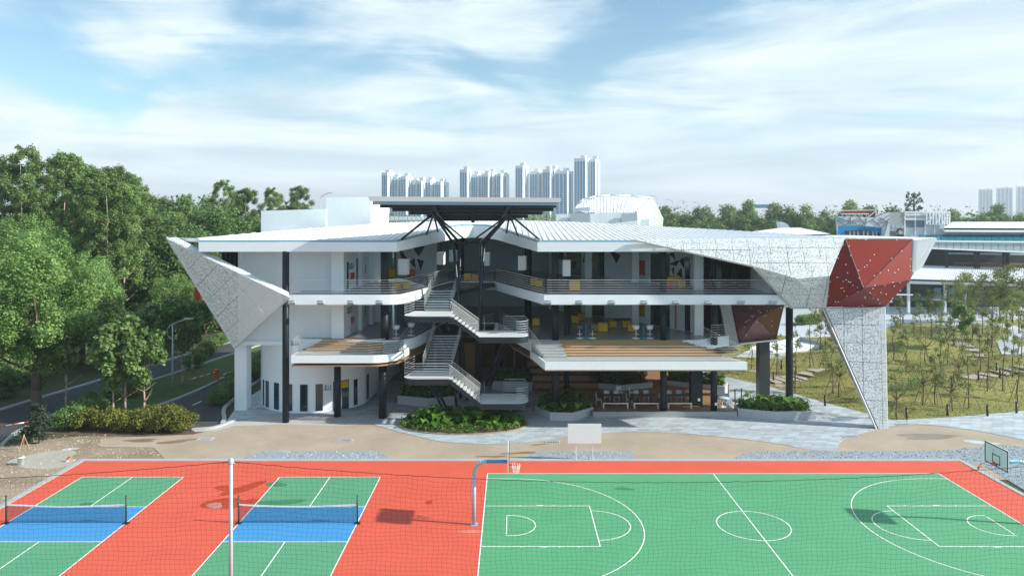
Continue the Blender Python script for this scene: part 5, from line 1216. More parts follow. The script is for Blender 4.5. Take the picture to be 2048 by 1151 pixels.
for v in range(2):
    mb = MB(); tips = limb_tree(mb, 22, .24, 12, 41+v, 2.6, .38, .95)
    q = random.Random(50+v); cl = []
    for i in range(95):
        z = 9.0+15.2*(i/94)**.85; rad = 3.3*math.sin(math.pi*min(1, max(.07, (z-7.5)/18)))**.7+.25; a = q.random()*6.28; rr_ = rad*q.uniform(.15, 1)**.6; cl.append(((rr_*math.cos(a), rr_*math.sin(a), z+q.uniform(-.4, .4)), q.uniform(.38, .85), q.random()))
    PRO['euca%d' % v] = proto('gum_tree', 'tree', mb, BARKP, cl, 26000, .13, 61+v, 'euca', shell=.6, jit=.22)
mb = MB(); limb_tree(mb, 8, .3, 7, 71, 3.5); PRO['dark'] = proto('dark_broadleaf_tree', 'tree', mb, BARK, ellip_clumps(70, (0, 0, 7), 4.4, 4.4, 5.8, 1.1, 72, .3), 21000, .17, 73, 'dark', shell=.45)
mb = MB(); limb_tree(mb, 9, .3, 6, 81, 3.5, sides=6); PRO['far0'] = proto('distant_tree', 'tree', mb, BARK, ellip_clumps(48, (0, 0, 8), 5.2, 5.2, 5.2, 1.3, 82, .35), 11000, .25, 83, 'far', shell=.4)
mb = MB(); limb_tree(mb, 9, .3, 6, 84, 3.5, sides=6); PRO['lime'] = proto('lime_green_tree', 'tree', mb, BARK, ellip_clumps(46, (0, 0, 7.5), 5.5, 5, 4.2, 1.25, 85, .5), 12000, .23, 86, 'lime', shell=.4)
mb = MB(); mb.path([(0, 0, 0), (.2, .1, 2.5), (.1, 0, 6), (0, 0, 9)], [.22, .2, .16, .14], 7)
cl = []
V_, T_n = [], []; q = np.random.RandomState(9)
for i in range(22):
    a = i*2.4; L_ = q.uniform(2.4, 3.4); el = q.uniform(-.2, 1.2)
    for s in range(16):
        t_ = s/15; x = L_*t_*math.cos(el)*.95; z = 9+L_*(math.sin(el)*t_-.55*t_*t_*1.3)
        for sd in (-1, 1):
            p = np.array((x*math.cos(a), x*math.sin(a), z)); side = np.array((-math.sin(a), math.cos(a), -.35))*sd; l_ = .75*(1-abs(t_-.45))+.1; fwd = np.array((math.cos(a), math.sin(a), -.2))*.09
            V_.append([p-fwd, p+side*l_*.6-fwd*.3, p+side*l_+fwd*1.5, p+fwd]); T_n.append(q.uniform(.2, .9))
pe = bpy.data.objects.new('palm_tree', None); link(pe); pe['category'] = 'tree'; ORG[pe] = Vector((0, 0, 0)); mb.build('trunk', BARK, pe); o = fast_mesh('crown', np.array(V_), 4, LG['far'], None, T_n); o.parent = pe; CH.setdefault(pe, []).append(o); PRO['palm'] = pe
mb = MB(); limb_tree(mb, 4.3, .09, 7, 91, 1.3, .4, .9); PRO['young'] = proto('young_tree', 'tree', mb, BARKP, ellip_clumps(20, (0, 0, 4.4), 1.25, 1.2, 1.6, .5, 92, .3), 4200, .115, 93, 'young', shell=.5, aspect=.8)
mb = MB(); limb_tree(mb, 4.0, .07, 9, 95, 1.3, .3, .95); PRO['airy'] = proto('garden_tree', 'tree', mb, BARK, ellip_clumps(26, (0, 0, 3.9), 1.5, 1.4, 1.9, .36, 96, .2), 1900, .075, 97, 'sap', shell=.6, jit=.35)
SHR = {}
for v in range(3):
    e = bpy.data.objects.new('shrub', None); link(e); ORG[e] = Vector((0, 0, 0)); e['category'] = 'shrub'; st = MB(); q = random.Random(100+v)
    for i in range(9):
        a = q.random()*6.28; st.tube((.1*math.cos(a), .1*math.sin(a), 0), (.6*math.cos(a), .6*math.sin(a), q.uniform(.5, .9)), .018, .006, 4, False)
    st.build('stem', BARK, e); crown('foliage', LG['shrub' if v < 2 else 'young'], e, ellip_clumps(16, (0, 0, .68), .72, .65, .42, .34, 103+v, .2), 3000, .065, 106+v, shell=.5); SHR[v] = e
def place(key, loc, rz, sc, lab, group, used=set()):
    src = PRO[key] if isinstance(key, str) else SHR[key]
    if id(src) not in used:
        used.add(id(src)); o = src; o.location = loc; o.rotation_euler = (0, 0, rz); o.scale = sc if hasattr(sc, '__len__') else (sc,)*3; o['label'] = lab; o['group'] = group; return o
    o = dup(src, loc, rz, sc, lab); o['group'] = group; return o
qr = random.Random(77)
def atpx(px, Y, z=0.0): return ((px-1024)*Y/F, Y, z)
def batch(items, text_, group, key_px=lambda i: i[1]):
    """items (key, px, Y, scale[, z]); labels count the kind from the left of the photograph"""
    items = sorted(items, key=lambda i: i[1])
    for n_, it in enumerate(items):
        z = it[4] if len(it) > 4 else -.05
        place(it[0], atpx(it[1], it[2], z), qr.random()*6.28, it[3], text_ % nth(n_), group)
# left wood
place('broad0', (-38.2, 60.2, 0), 1.2, 1.0, 'large broadleaf tree with pale trunk beside the left road', 'roadside trees')
place('broad1', (-42.5, 55.5, -.05), 2.0, .93, 'bushy broadleaf tree cut by the left edge of the picture', 'roadside trees')
batch([('broad1', 15, 74, .98), ('broad1', 120, 82, 1.0), ('broad0', 165, 78, .82), ('broad0', 298, 92, .62), ('broad0', 300, 94, .88), ('broad0', 345, 86, .62), ('broad1', 395, 96, .8), ('broad0', 60, 92, 1.1)], 'dense broadleaf tree beyond the left road, %s from the left', 'broadleaf trees beyond the road')
batch([('euca0', 45, 96, 1.0), ('euca1', 5, 100, .92), ('euca1', 130, 99, .97), ('euca0', 90, 104, .96), ('euca0', 175, 102, .93), ('euca1', 196, 84, .84), ('euca0', 214, 82, .80), ('euca1', 232, 96, .89), ('euca0', 262, 101, .84), ('euca1', 246, 85, .78), ('euca0', 280, 95, .78), ('euca1', 245, 112, .9), ('euca0', 150, 112, 1.0), ('euca0', 445, 150, .92), ('euca1', 492, 128, .82), ('euca0', 365, 120, .77), ('euca1', 325, 118, .74), ('euca1', 598, 150, .87), ('euca0', 545, 165, .88)], 'tall slender gum tree with pale trunk, %s from the left', 'tall gum trees in the wood')
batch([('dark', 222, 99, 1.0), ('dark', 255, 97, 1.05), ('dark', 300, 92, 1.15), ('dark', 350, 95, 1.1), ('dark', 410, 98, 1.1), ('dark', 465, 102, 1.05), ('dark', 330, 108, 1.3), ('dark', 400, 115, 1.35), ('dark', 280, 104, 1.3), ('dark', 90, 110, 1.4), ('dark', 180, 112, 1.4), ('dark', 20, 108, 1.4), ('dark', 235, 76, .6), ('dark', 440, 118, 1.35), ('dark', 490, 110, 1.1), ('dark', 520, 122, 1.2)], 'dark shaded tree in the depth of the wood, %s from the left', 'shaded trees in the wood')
batch([('far0', 480, 122, 1.1), ('far0', 530, 130, 1.1), ('far0', 575, 140, 1.15), ('far0', 420, 140, 1.25), ('far0', 340, 140, 1.3), ('far0', 635, 150, 1.15), ('far0', 690, 160, 1.1), ('far0', 385, 165, 1.45), ('far0', 465, 175, 1.4), ('far0', 605, 185, 1.35), ('far0', 300, 135, 1.4), ('far0', 800, 170, 1.05), ('far0', 850, 175, 1.05), ('far0', 560, 115, .9), ('far0', 650, 125, .95), ('far0', 505, 112, .92), ('far0', 440, 108, .95), ('far0', 330, 126, 1.2), ('far0', 365, 130, 1.25), ('far0', 410, 128, 1.2)], 'round green tree behind the left wing, %s from the left', 'trees behind the left wing')
batch([(2, 8+i*24, 64.0+i*2.9+(i % 2)*.8, 1.9) for i in range(11)] + [(2, 2+i*30, 68.5+i*3.4, 2.3) for i in range(9)], 'dark green bush along the far kerb of the left road, %s from the left', 'bushes along the far kerb')
# small trees on the verge
batch([('young', 226, 55.9, 1.1), ('young', 250, 56.2, 1.32), ('young', 288, 56.0, 1.12), ('young', 365, 68.5, 1.35), ('young', 300, 67.0, 1.25), ('young', 385, 74, 1.25), ('young', 132, 61, 1.2)], 'young tree with fresh green leaves on the road verge, %s from the left', 'young trees on the verge')
# shrubs of the hedge
sh = [(0, 205, 54.4, 1.25), (1, 235, 54.2, 1.2), (0, 262, 54.0, 1.2), (1, 290, 53.9, 1.25), (0, 318, 53.8, 1.35), (1, 345, 53.9, 1.4), (0, 366, 54.0, 1.3), (1, 176, 54.4, 1.2), (0, 335, 55.0, 1.35), (2, 148, 54.6, 1.3), (2, 125, 54.3, 1.1), (2, 170, 56.2, 1.3), (2, 200, 57.6, 1.2), (1, 300, 55.2, 1.2), (2, 190, 60.5, 1.1), (2, 225, 62.5, 1.1), (2, 262, 64.5, 1.1)]
batch(sh, 'yellow-green hedge shrub by the drive entrance, %s from the left', 'hedge shrubs by the drive')
batch([(2, 440+i*9, 61.5+i*2.1, 1.05) for i in range(5)] + [(2, 505+i*10, 70+i*3, 1.1) for i in range(6)] + [(2, 452, 63.4, .95), (2, 466, 64.6, 1.0)], 'low green hedge bush along the drive behind the pillar, %s from the left', 'hedge bushes along the drive')
batch([(2, 385+i*14, 76+i*3.2, 1.2) for i in range(9)], 'dark verge bush between the two roads, %s from the left', 'verge bushes')
e = bpy.data.objects.new('conifer_shrub', None); link(e); ORG[e] = Vector((0, 0, 0)); MB().path([(0, 0, 0), (.03, 0, 1.5), (0, 0, 2.4)], [.05, .04, .01], 6).build('stem', BARK, e)
crown('foliage', LG['conif'], e, ellip_clumps(26, (0, 0, 1.35), .95, .9, 1.2, .42, 130, .15), 6500, .07, 131, shell=.5); e.location = atpx(78, 51.2); tag(e, 'dark blue-green bushy shrub on the bare earth', 'shrub')
tr_ = thing('stake_tripod', 'pale wooden stake tripod beside the dark shrub', 'stakes', tuple(G(48, 900)))
c = G(48, 900)
for a in (0.3, 2.3, 4.4): MB().tube((c.x+.35*math.cos(a), c.y+.35*math.sin(a), 0), (c.x+.03*math.cos(a+3), c.y, 1.05), .025, n=5).build('stake', TIMBER, tr_)
# ---------------------------------------------------------------- far right trees
batch([('far0', 1330, 190, 1.05), ('far0', 1365, 230, 1.2), ('far0', 1405, 250, 1.35), ('far0', 1450, 260, 1.4), ('far0', 1500, 280, 1.55), ('far0', 1550, 270, 1.45), ('far0', 1590, 260, 1.4), ('far0', 1630, 270, 1.25), ('far0', 1660, 240, 1.1), ('far0', 1480, 200, 1.1), ('far0', 1535, 190, 1.05), ('far0', 1620, 190, 1.0), ('far0', 1430, 190, 1.0), ('far0', 1690, 230, 1.2), ('far0', 1725, 220, 1.35), ('far0', 1765, 230, 1.35), ('far0', 1810, 250, 1.3), ('far0', 1850, 240, 1.2), ('far0', 1890, 230, 1.15), ('far0', 1935, 210, 1.1), ('far0', 1975, 220, 1.15), ('far0', 2015, 230, 1.15), ('far0', 2055, 220, 1.15), ('far0', 1905, 280, 1.3), ('far0', 1330, 300, 1.4), ('far0', 1700, 320, 1.6), ('far0', 2000, 320, 1.5)], 'round green tree in the far belt on the right, %s from the left', 'far tree belt on the right')
batch([('lime', 1435, 120, .80), ('lime', 1510, 124, .86), ('lime', 1570, 130, 1.08), ('lime', 1615, 126, .95), ('lime', 1340, 140, .95), ('lime', 1470, 135, .9)], 'bright lime-green tree just behind the right roof, %s from the left', 'lime trees behind the roof')
batch([('palm', 1365, 140, 1.08), ('palm', 1395, 135, 1.02), ('palm', 1430, 150, 1.12), ('palm', 1460, 160, 1.2), ('palm', 1530, 165, 1.15), ('palm', 1650, 150, 1.1), ('palm', 1665, 140, 1.05)], 'feathery palm tree behind the right roof, %s from the left', 'palms behind the roof')
# far wood as one mass
cl = []; q = random.Random(140)
for i in range(420):
    Y = q.uniform(330, 900); x = q.uniform(-1.0, 1.0)*Y*.8; r_ = q.uniform(6, 11); cl.append(((x, Y, q.uniform(3, 11)), r_, q.random()))
V, tn = leaf_cloud(cl, 70000, .95, 141, shell=.35); tag(fast_mesh('distant_wood', V, 4, LG['far'], None, tn), 'distant belt of green woodland along the horizon', 'woodland', kind='stuff')
# ---------------------------------------------------------------- garden saplings with stakes
def sapling(px, py, h, lab, dense=260, seed=0, kind='thin', col_='sap'):
    c = G(px, py, .4); z = lawn_z(c.x, c.y) if c.x > 18 else 0; q = random.Random(seed); b = Vector((c.x, c.y, z-.05)); t = thing('staked_sapling', lab, 'sapling', tuple(b), 'staked saplings in the garden')
    mb = MB(); pts = [b+Vector((q.uniform(-.06, .06)*i, q.uniform(-.06, .06)*i, h*i/5)) for i in range(6)]; mb.path(pts, [.05, .044, .038, .03, .02, .01], 6); cl = []
    if kind == 'thin':
        for i in range(15):
            t_ = q.uniform(.38, 1); p = pts[0].lerp(pts[-1], t_); a = q.random()*6.28; L_ = q.uniform(.25, .8)*(1.15-t_*.7); e_ = p+Vector((math.cos(a)*L_, math.sin(a)*L_, L_*.5)); mb.tube(p, e_, .014, .005, 4, False); cl.append((tuple(e_), q.uniform(.16, .32), q.random()))
        cl.append((tuple(pts[-1]), .25, .6))
    else:
        for i in range(7):
            p = pts[2]; a = i*.9+q.random()*.4; e_ = p+Vector((math.cos(a)*q.uniform(.8, 1.5), math.sin(a)*q.uniform(.8, 1.5), q.uniform(.7, 1.5))); mb.path([p, p.lerp(e_, .5)+Vector((0, 0, -.1)), e_], [.035, .025, .01], 5)
            for k_ in range(2): cl.append((tuple(e_+Vector((q.uniform(-.4, .4), q.uniform(-.4, .4), q.uniform(-.2, .3)))), q.uniform(.25, .5), q.random()))
    mb.build('trunk', BARK, t)
    V, tn = leaf_cloud(cl, dense*3, .06, seed+500, shell=.7); fast_mesh('crown', V, 4, LG[col_], t, tn)
    sh_ = min(1.9, h*.42); a0 = q.random()*2
    tops = []
    for i in range(3):
        a = a0+i*2.1; f0 = b+Vector((math.cos(a)*.8, math.sin(a)*.8, 0)); f0.z = (lawn_z(f0.x, f0.y) if f0.x > 18 else 0)-.05; e_ = b+Vector((.05*math.cos(a), .05*math.sin(a), sh_)); MB().tube(f0, e_, .025, n=5).build('stake', STAKE, t); tops.append(f0.lerp(e_, .55))
    mb = MB()
    for i in range(3): mb.tube(tops[i], tops[(i+1) % 3], .02, n=5)
    mb.build('cross_bar', STAKE, t)
sp = [(1503, 728, 4.3, 'thin'), (1553, 742, 4.6, 'thin'), (1590, 775, 6.0, 'thin'), (1620, 727, 6.2, 'thin'), (1652, 741, 4.5, 'thin'), (1666, 780, 5.2, 'thin'), (1678, 788, 4.3, 'fork'), (1793, 828, 4.0, 'fork'), (1845, 802, 4.6, 'fork'), (1787, 715, 4.6, 'thin'), (1938, 806, 6.2, 'thin'), (1828, 672, 4.6, 'thin'), (1842, 680, 5.6, 'thin'), (1882, 752, 5.5, 'thin'), (1918, 762, 3.6, 'fork'), (1864, 690, 4.8, 'thin'), (1908, 690, 3.8, 'fork'), (1975, 697, 3.6, 'fork'), (2006, 782, 6.4, 'thin'), (2026, 757, 6.0, 'thin'), (2043, 732, 6.0, 'thin'), (1883, 668, 4.4, 'thin'), (1945, 672, 4.6, 'thin'), (1926, 690, 4.2, 'thin'), (1990, 665, 4.4, 'fork'), (2015, 680, 5.2, 'thin'), (1960, 740, 4.2, 'thin'), (1700, 712, 4.5, 'thin'), (1800, 690, 4.4, 'thin'), (1812, 735, 4.2, 'thin'), (1895, 722, 4.6, 'thin'), (1850, 718, 4.2, 'fork'), (1870, 800, 4.6, 'thin'), (1905, 812, 3.8, 'fork'), (1975, 785, 4.8, 'thin'), (1985, 728, 4.8, 'thin'), (1640, 706, 4.2, 'thin'), (1732, 770, 3.6, 'thin'), (2035, 795, 5.0, 'thin')]
sp.sort()
for i, (px, py, h, kd) in enumerate(sp): sapling(px, py, h, ('slim' if kd == 'thin' else 'forked') + ' staked sapling on the garden lawn, %s staked sapling from the left' % nth(i), 300 if kd == 'thin' else 330, 600+i, kd, 'young' if i in (8, 11, 15, 20) else 'sap')
place('young', atpx(1925, 82, .9), 1.0, .85, 'bright green bushy sapling in the middle of the garden mounds', 'bright garden tree')
batch([('airy', 1900, 106, 1.2), ('airy', 1928, 103, 1.4), ('airy', 1985, 101, 1.5), ('airy', 2012, 99, 1.3), ('airy', 2038, 98, 1.4), ('airy', 1965, 97, 1.1), ('airy', 2048, 92, 1.2), ('airy', 1872, 104, 1.0), ('airy', 2000, 107, 1.5), ('airy', 1945, 108, 1.4), ('airy', 2025, 108, 1.6)], 'thin olive garden tree in front of the rear pavilion, %s from the left', 'thin trees before the pavilion')
batch([(2, 1600+i*9, 106+i*.3, 1.1) for i in range(5)], 'clipped green bush beyond the lawn, %s from the left', 'clipped bushes beyond the lawn')
# ---------------------------------------------------------------- planters with big-leaved plants
PLC = M('planter_concrete', (.40, .43, .45), .8, var=.08, vs=.8)
def planter(name, pts, h, lab):
    poly = [tuple(G(*p)[:2]) if len(p) == 2 and p[1] > 500 else p for p in pts]; c = Vector((sum(p[0] for p in poly)/len(poly), sum(p[1] for p in poly)/len(poly)))
    t = thing(name, lab, 'planter', (c.x, c.y, 0), 'concrete planters')
    inn = inset(poly, .18, 0); n_ = len(poly); m = MB()
    if area(poly) < 0: poly = poly[::-1]; inn = inn[::-1]
    vs = [(p[0], p[1], 0) for p in poly]+[(p[0], p[1], h) for p in poly]+[(p[0], p[1], h) for p in inn]+[(p[0], p[1], h-.15) for p in inn]
    for k_ in range(3): m_ = [(k_*n_+i, k_*n_+(i+1) % n_, (k_+1)*n_+(i+1) % n_, (k_+1)*n_+i) for i in range(n_)]; m.f += m_; m.sm += [False]*n_
    m.v = vs; m.build('wall', PLC, t); MB().sheet(inn, h-.1).build('soil', SOIL, t); return poly
def big_leaf(mb, base, az, el, L_, W_):
    """one arched heart-shaped leaf on its stalk"""
    d = Vector((math.cos(az), math.sin(az), 0)); s = Vector((-d.y, d.x, 0)); st = base+d*(L_*.55*math.cos(el))+Vector((0, 0, L_*(.5+.6*math.sin(el))))
    vs = []; prof = [(0, .28), (.12, .8), (.3, 1.0), (.55, .82), (.8, .42), (1.0, .03)]
    for t_, w in prof:
        p = st+d*(L_*t_)+Vector((0, 0, L_*(.12*t_-.5*t_*t_)+.05*L_)); dz = Vector((0, 0, -.10*L_*w)); vs += [p+s*(W_*w)+Vector((0, 0, .10*L_*w)), p, p-s*(W_*w)+Vector((0, 0, .10*L_*w))]
    fs = []
    for i in range(len(prof)-1): fs += [(3*i, 3*i+3, 3*i+4, 3*i+1), (3*i+1, 3*i+4, 3*i+5, 3*i+2)]
    mb.add(vs, fs, True); mb.tube(base, st+Vector((0, 0, .05*L_)), .012, .009, 4, False); return mb
BIGL = [M('taro_leaf', (.045, .125, .014), .35, var=.12, vs=3, rnd=.3), M('pale_taro_leaf', (.10, .21, .025), .35, var=.12, vs=3, rnd=.25)]
LEAFO = []
for v in range(6):
    q = random.Random(160+v); m = MB(); big_leaf(m, Vector((0, 0, 0)), 0, q.uniform(.1, .6), q.uniform(.5, .72), q.uniform(.24, .34)); o = m.build('leaf', BIGL[v % 2 if v > 2 else 0]); LEAFO.append(o)
def taro(x, y, z, s, n_, seed, lab):
    q = random.Random(seed); t = thing('taro_plant', lab, 'plant', (x, y, z), 'big-leaved plants in the beds')
    for i in range(n_):
        o = LEAFO[q.randrange(6)]; c = bpy.data.objects.new('leaf', o.data); link(c, t); c.rotation_euler = (q.uniform(-.2, .2), q.uniform(-.35, .25), i*2.4+q.uniform(-.3, .3)); k_ = s*q.uniform(.75, 1.2); c.scale = (k_, k_, k_*q.uniform(.9, 1.5)); c.location = (q.uniform(-.1, .1), q.uniform(-.1, .1), 0)
def bed_foliage(name, poly, z, n, size, hmax, lab, seed, leaf='bed'):
    r = np.random.RandomState(seed); xs_ = [p[0] for p in poly]; ys_ = [p[1] for p in poly]; cl = []
    while len(cl) < n:
        x, y = r.uniform(min(xs_), max(xs_)), r.uniform(min(ys_), max(ys_))
        if inpoly(x, y, poly): cl.append(((x, y, z+r.uniform(.05, hmax)), .16, r.uniform(0, 1)))
    V, tn = leaf_cloud(cl, n*9, size, seed+1, shell=.6, up=.6); tag(fast_mesh(name, V, 4, LG[leaf], None, tn), lab, 'ground cover', kind='stuff')
# oval bed below the stairs
ov = [(-3.6+4.85*math.cos(R(a)), 55.6+2.75*math.sin(R(a))) for a in range(0, 360, 10)]
ob = thing('oval_bed', 'oval planting bed below the zigzag staircase', 'planting bed', (-3.6, 55.6, 0))
m = MB(); ri = [(-3.6+4.7*math.cos(R(a)), 55.6+2.62*math.sin(R(a))) for a in range(0, 360, 10)]
m.prism(ov, 0, .10).build('edging', M('terracotta_edging', (.33, .24, .18), .8, var=.1), ob); m = MB(); m.sheet(ri, .105).build('soil', SOIL, ob)
bed_foliage('bed_groundcover', ri, .1, 900, .075, .32, 'low leafy ground cover filling the oval bed', 170)
q = random.Random(171); k_ = 0; pos = []
for ry, n_, sc in ((54.6, 7, .8), (55.5, 9, 1.0), (56.4, 9, 1.1), (57.3, 7, 1.1)):
    for i in range(n_):
        x = -3.6+(i-(n_-1)/2)*(7.4/n_)+q.uniform(-.2, .2); pos.append((x, ry+q.uniform(-.25, .25), sc))
pos.sort()
for i, (x, y, s) in enumerate(pos): taro(x, y, .12, s*q.uniform(.85, 1.15), 8, 180+i, 'big-leaved plant in the oval bed, %s plant from the left' % nth(i))
# raised planters
pa = planter('concrete_planter', ((1070, 827), (1100, 841), (1146, 841.5), (1187, 829), (5.8, 61.5), (2.2, 62)), .62, 'grey angular planter between the staircase and the deck')
bed_foliage('planter_groundcover', inset(pa, .25, 0), .55, 330, .1, .55, 'leafy ground cover in the planter beside the deck', 210)
for i, (x, y, s) in enumerate(((2.6, 57.6, .8), (3.3, 57.2, .85), (4.1, 57.2, .8), (5.0, 57.6, .95), (5.7, 58.2, .9), (2.4, 58.6, .9), (5.3, 59.4, 1.2), (3.0, 59.8, 1.0), (4.6, 60.5, 1.1))): taro(x, y, .55, s, 7, 220+i, 'big-leaved plant in the planter beside the deck, %s listed from the front' % nth(i))
fe = thing('tree_fern', 'tree fern with arching fronds in the planter beside the deck', 'fern', (5.0, 58.4, .55)); m = MB(); m.path([(5.0, 58.4, .55), (5.05, 58.4, 1.3), (5.0, 58.4, 1.9)], [.09, .08, .07], 7).build('trunk', BARK, fe)
q = random.Random(240)
for i in range(11):
    a = i*.571; L_ = q.uniform(1.1, 1.6); V_ = []
    for s in range(14):
        t_ = s/13; p = np.array((5.0+L_*t_*math.cos(a), 58.4+L_*t_*math.sin(a), 1.9+L_*(.5*t_-.75*t_*t_)))
        for sd in (-1, 1):
            l_ = .3*(1-t_)**.6+.03; side = np.array((-math.sin(a)*sd, math.cos(a)*sd, -.25)); f_ = np.array((math.cos(a), math.sin(a), 0))*.045; V_.append([p-f_, p+side*l_*.6-f_*.4, p+side*l_+f_, p+f_])
    fm = MB(); fm.path([(5.0+L_*t_*math.cos(a), 58.4+L_*t_*math.sin(a), 1.9+L_*(.5*t_-.75*t_*t_)) for t_ in (0, .25, .5, .75, 1)], .012, 4)
    for qd in V_: fm.add([tuple(x) for x in qd], [(0, 1, 2, 3)])
    fo = fm.build('frond', LG['bed'], fe); at_ = fo.data.attributes.new('tint', 'FLOAT', 'FACE'); at_.data.foreach_set('value', [.35+.5*q.random()]*len(fo.data.polygons))
pb = planter('concrete_planter', ((1476, 834), (1512, 838), (1550, 841.5), (1632, 840.5), (22.9, 58.9), (19.8, 60.0), (17.35, 58.6)), .70, 'long grey planter below the brown hull')
bed_foliage('planter_groundcover', inset(pb, .25, 0), .62, 520, .1, .6, 'leafy ground cover in the planter below the brown hull', 250)
for i, (x, y, s) in enumerate(((18.0, 58.1, .9), (19.2, 58.2, .9), (20.3, 58.4, 1.0), (21.3, 58.3, 1.0), (22.2, 57.9, .9), (19.0, 59.1, 1.1), (21.0, 57.4, .8))): taro(x, y, .65, s, 7, 260+i, 'big-leaved plant in the planter below the brown hull, %s of seven' % nth(i))
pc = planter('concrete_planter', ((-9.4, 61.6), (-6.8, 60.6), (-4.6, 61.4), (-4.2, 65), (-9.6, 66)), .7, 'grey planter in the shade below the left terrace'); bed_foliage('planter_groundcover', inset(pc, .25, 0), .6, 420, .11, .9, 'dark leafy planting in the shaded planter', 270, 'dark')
pd = planter('concrete_planter', ((13.6, 66.5), (18.2, 64.2), (19.0, 66.0), (14, 68.6)), .85, 'low grey planter at the rear of the deck'); bed_foliage('planter_groundcover', inset(pd, .25, 0), .75, 400, .11, .8, 'sunlit leafy planting at the rear of the deck', 280)
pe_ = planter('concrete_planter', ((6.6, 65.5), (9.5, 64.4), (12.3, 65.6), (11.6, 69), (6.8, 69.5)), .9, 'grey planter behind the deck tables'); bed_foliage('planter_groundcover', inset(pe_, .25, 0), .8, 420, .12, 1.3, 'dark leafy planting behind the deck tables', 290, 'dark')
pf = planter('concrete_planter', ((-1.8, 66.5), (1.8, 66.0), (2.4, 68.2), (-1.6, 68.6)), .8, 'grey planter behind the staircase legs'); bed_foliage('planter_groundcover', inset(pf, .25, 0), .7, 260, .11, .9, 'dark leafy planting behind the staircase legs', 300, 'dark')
for o in LEAFO: bpy.data.objects.remove(o)
# ================================================================== background buildings
TWW = M('tower_white', (.70, .78, .82), .6)
def MWIN(name, col, gap, fl):
    m = M(name, col, .5, spec=.25); t = m.node_tree; n = t.nodes; l = t.links; b = n['Principled BSDF']
    g = n.new('ShaderNodeNewGeometry'); s = n.new('ShaderNodeSeparateXYZ'); l.new(g.outputs['Position'], s.inputs[0])
    a = n.new('ShaderNodeMath'); a.operation = 'MULTIPLY'; a.inputs[1].default_value = 1/fl; l.new(s.outputs[2], a.inputs[0])
    f_ = n.new('ShaderNodeMath'); f_.operation = 'FRACT'; l.new(a.outputs[0], f_.inputs[0])
    c = n.new('ShaderNodeMath'); c.operation = 'LESS_THAN'; c.inputs[1].default_value = gap; l.new(f_.outputs[0], c.inputs[0])
    mx_ = n.new('ShaderNodeMixRGB'); mx_.inputs[1].default_value = tuple(col)+(1,); mx_.inputs[2].default_value = (.22, .50, .70, 1); l.new(c.outputs[0], mx_.inputs[0]); l.new(mx_.outputs[0], b.inputs['Base Color']); return m
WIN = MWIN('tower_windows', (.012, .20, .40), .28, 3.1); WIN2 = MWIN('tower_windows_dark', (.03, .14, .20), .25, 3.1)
def zp(zx, zy): return 740+zx/3.413, 290+zy/3.413
TH = R(30)
def block(segs, lab, Yb, conv=zp, ground=0.0, mat=TWW, wins=3):
    x0 = (conv(segs[0][0], 0)[0]-1024)*Yb/F; t = thing('apartment_block', lab, 'apartment block', (x0, Yb, 0), 'apartment towers on the skyline')
    q = random.Random(int(segs[0][0]))
    for k_, (a, mid, b, top) in enumerate(segs):
        pa, pm, pb, tp_ = conv(a, 0)[0], conv(mid, 0)[0], conv(b, 0)[0], conv(0, top)[1]; Y = Yb+(k_ % 2)*6
        c = P(pm, tp_, Y); ll_ = (pm-pa)*Y/F/math.cos(TH); lr = (pb-pm)*Y/F/math.sin(TH)
        u = Vector((-math.cos(TH), math.sin(TH), 0)); v = Vector((math.sin(TH), math.cos(TH), 0)); z1 = c.z; c0 = Vector((c.x, c.y, 0))
        pl = [c0, c0+v*lr, c0+v*lr+u*ll_, c0+u*ll_]
        tw = MB().prism([(p.x, p.y) for p in pl], ground, z1).build('tower', mat, t)
        nw = max(1, wins if pm-pa > 12 else 2); nl = Vector((-math.sin(TH), -math.cos(TH), 0)); nr_ = Vector((math.cos(TH), -math.sin(TH), 0))
        for i in range(nw):
            w0, w1 = ll_*(i+.12)/nw, ll_*(i+.78)/nw; p, r_ = c0+u*w0+nl*.15, c0+u*w1+nl*.15
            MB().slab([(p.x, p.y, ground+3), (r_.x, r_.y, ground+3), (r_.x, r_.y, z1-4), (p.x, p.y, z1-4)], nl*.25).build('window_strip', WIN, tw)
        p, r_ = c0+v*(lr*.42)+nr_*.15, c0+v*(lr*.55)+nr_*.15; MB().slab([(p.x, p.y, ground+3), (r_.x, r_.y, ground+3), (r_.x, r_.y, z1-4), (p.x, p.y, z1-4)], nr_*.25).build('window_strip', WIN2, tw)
        cc = c0+v*lr*.5+u*ll_*.35; MB().rbox((cc.x, cc.y, z1+2), (6, 6, 4), -TH).build('roof_box', mat, tw)
block([(75, 118, 155, 188), (150, 185, 212, 218), (205, 245, 285, 212), (285, 310, 335, 250), (325, 350, 378, 243), (375, 412, 445, 238), (440, 483, 532, 250)], 'low white apartment block on the skyline, farthest left', 1000)
block([(610, 662, 692, 165), (690, 732, 765, 200), (760, 806, 835, 195), (790, 835, 872, 183), (865, 892, 950, 192)], 'white apartment block on the skyline, second from the left', 1000)
block([(992, 1042, 1085, 140), (1090, 1140, 1185, 180), (1180, 1228, 1252, 165), (1215, 1258, 1300, 160), (1268, 1345, 1395, 175)], 'white apartment block on the skyline behind the canopy, third from the left', 1000)
block([(1397, 1470, 1508, 88), (1505, 1538, 1578, 95)], 'tallest white apartment tower behind the canopy', 1000, wins=4)
block([(1965, 1985, 1996, 378)], 'hazy far apartment tower at the right, left of three', 2200, lambda a, b: (a, b), wins=4); block([(2002, 2025, 2036, 375)], 'hazy far apartment tower at the right, middle of three', 2200, lambda a, b: (a, b), wins=4); block([(2043, 2066, 2080, 372)], 'hazy far apartment tower cut by the right edge', 2200, lambda a, b: (a, b), wins=4)
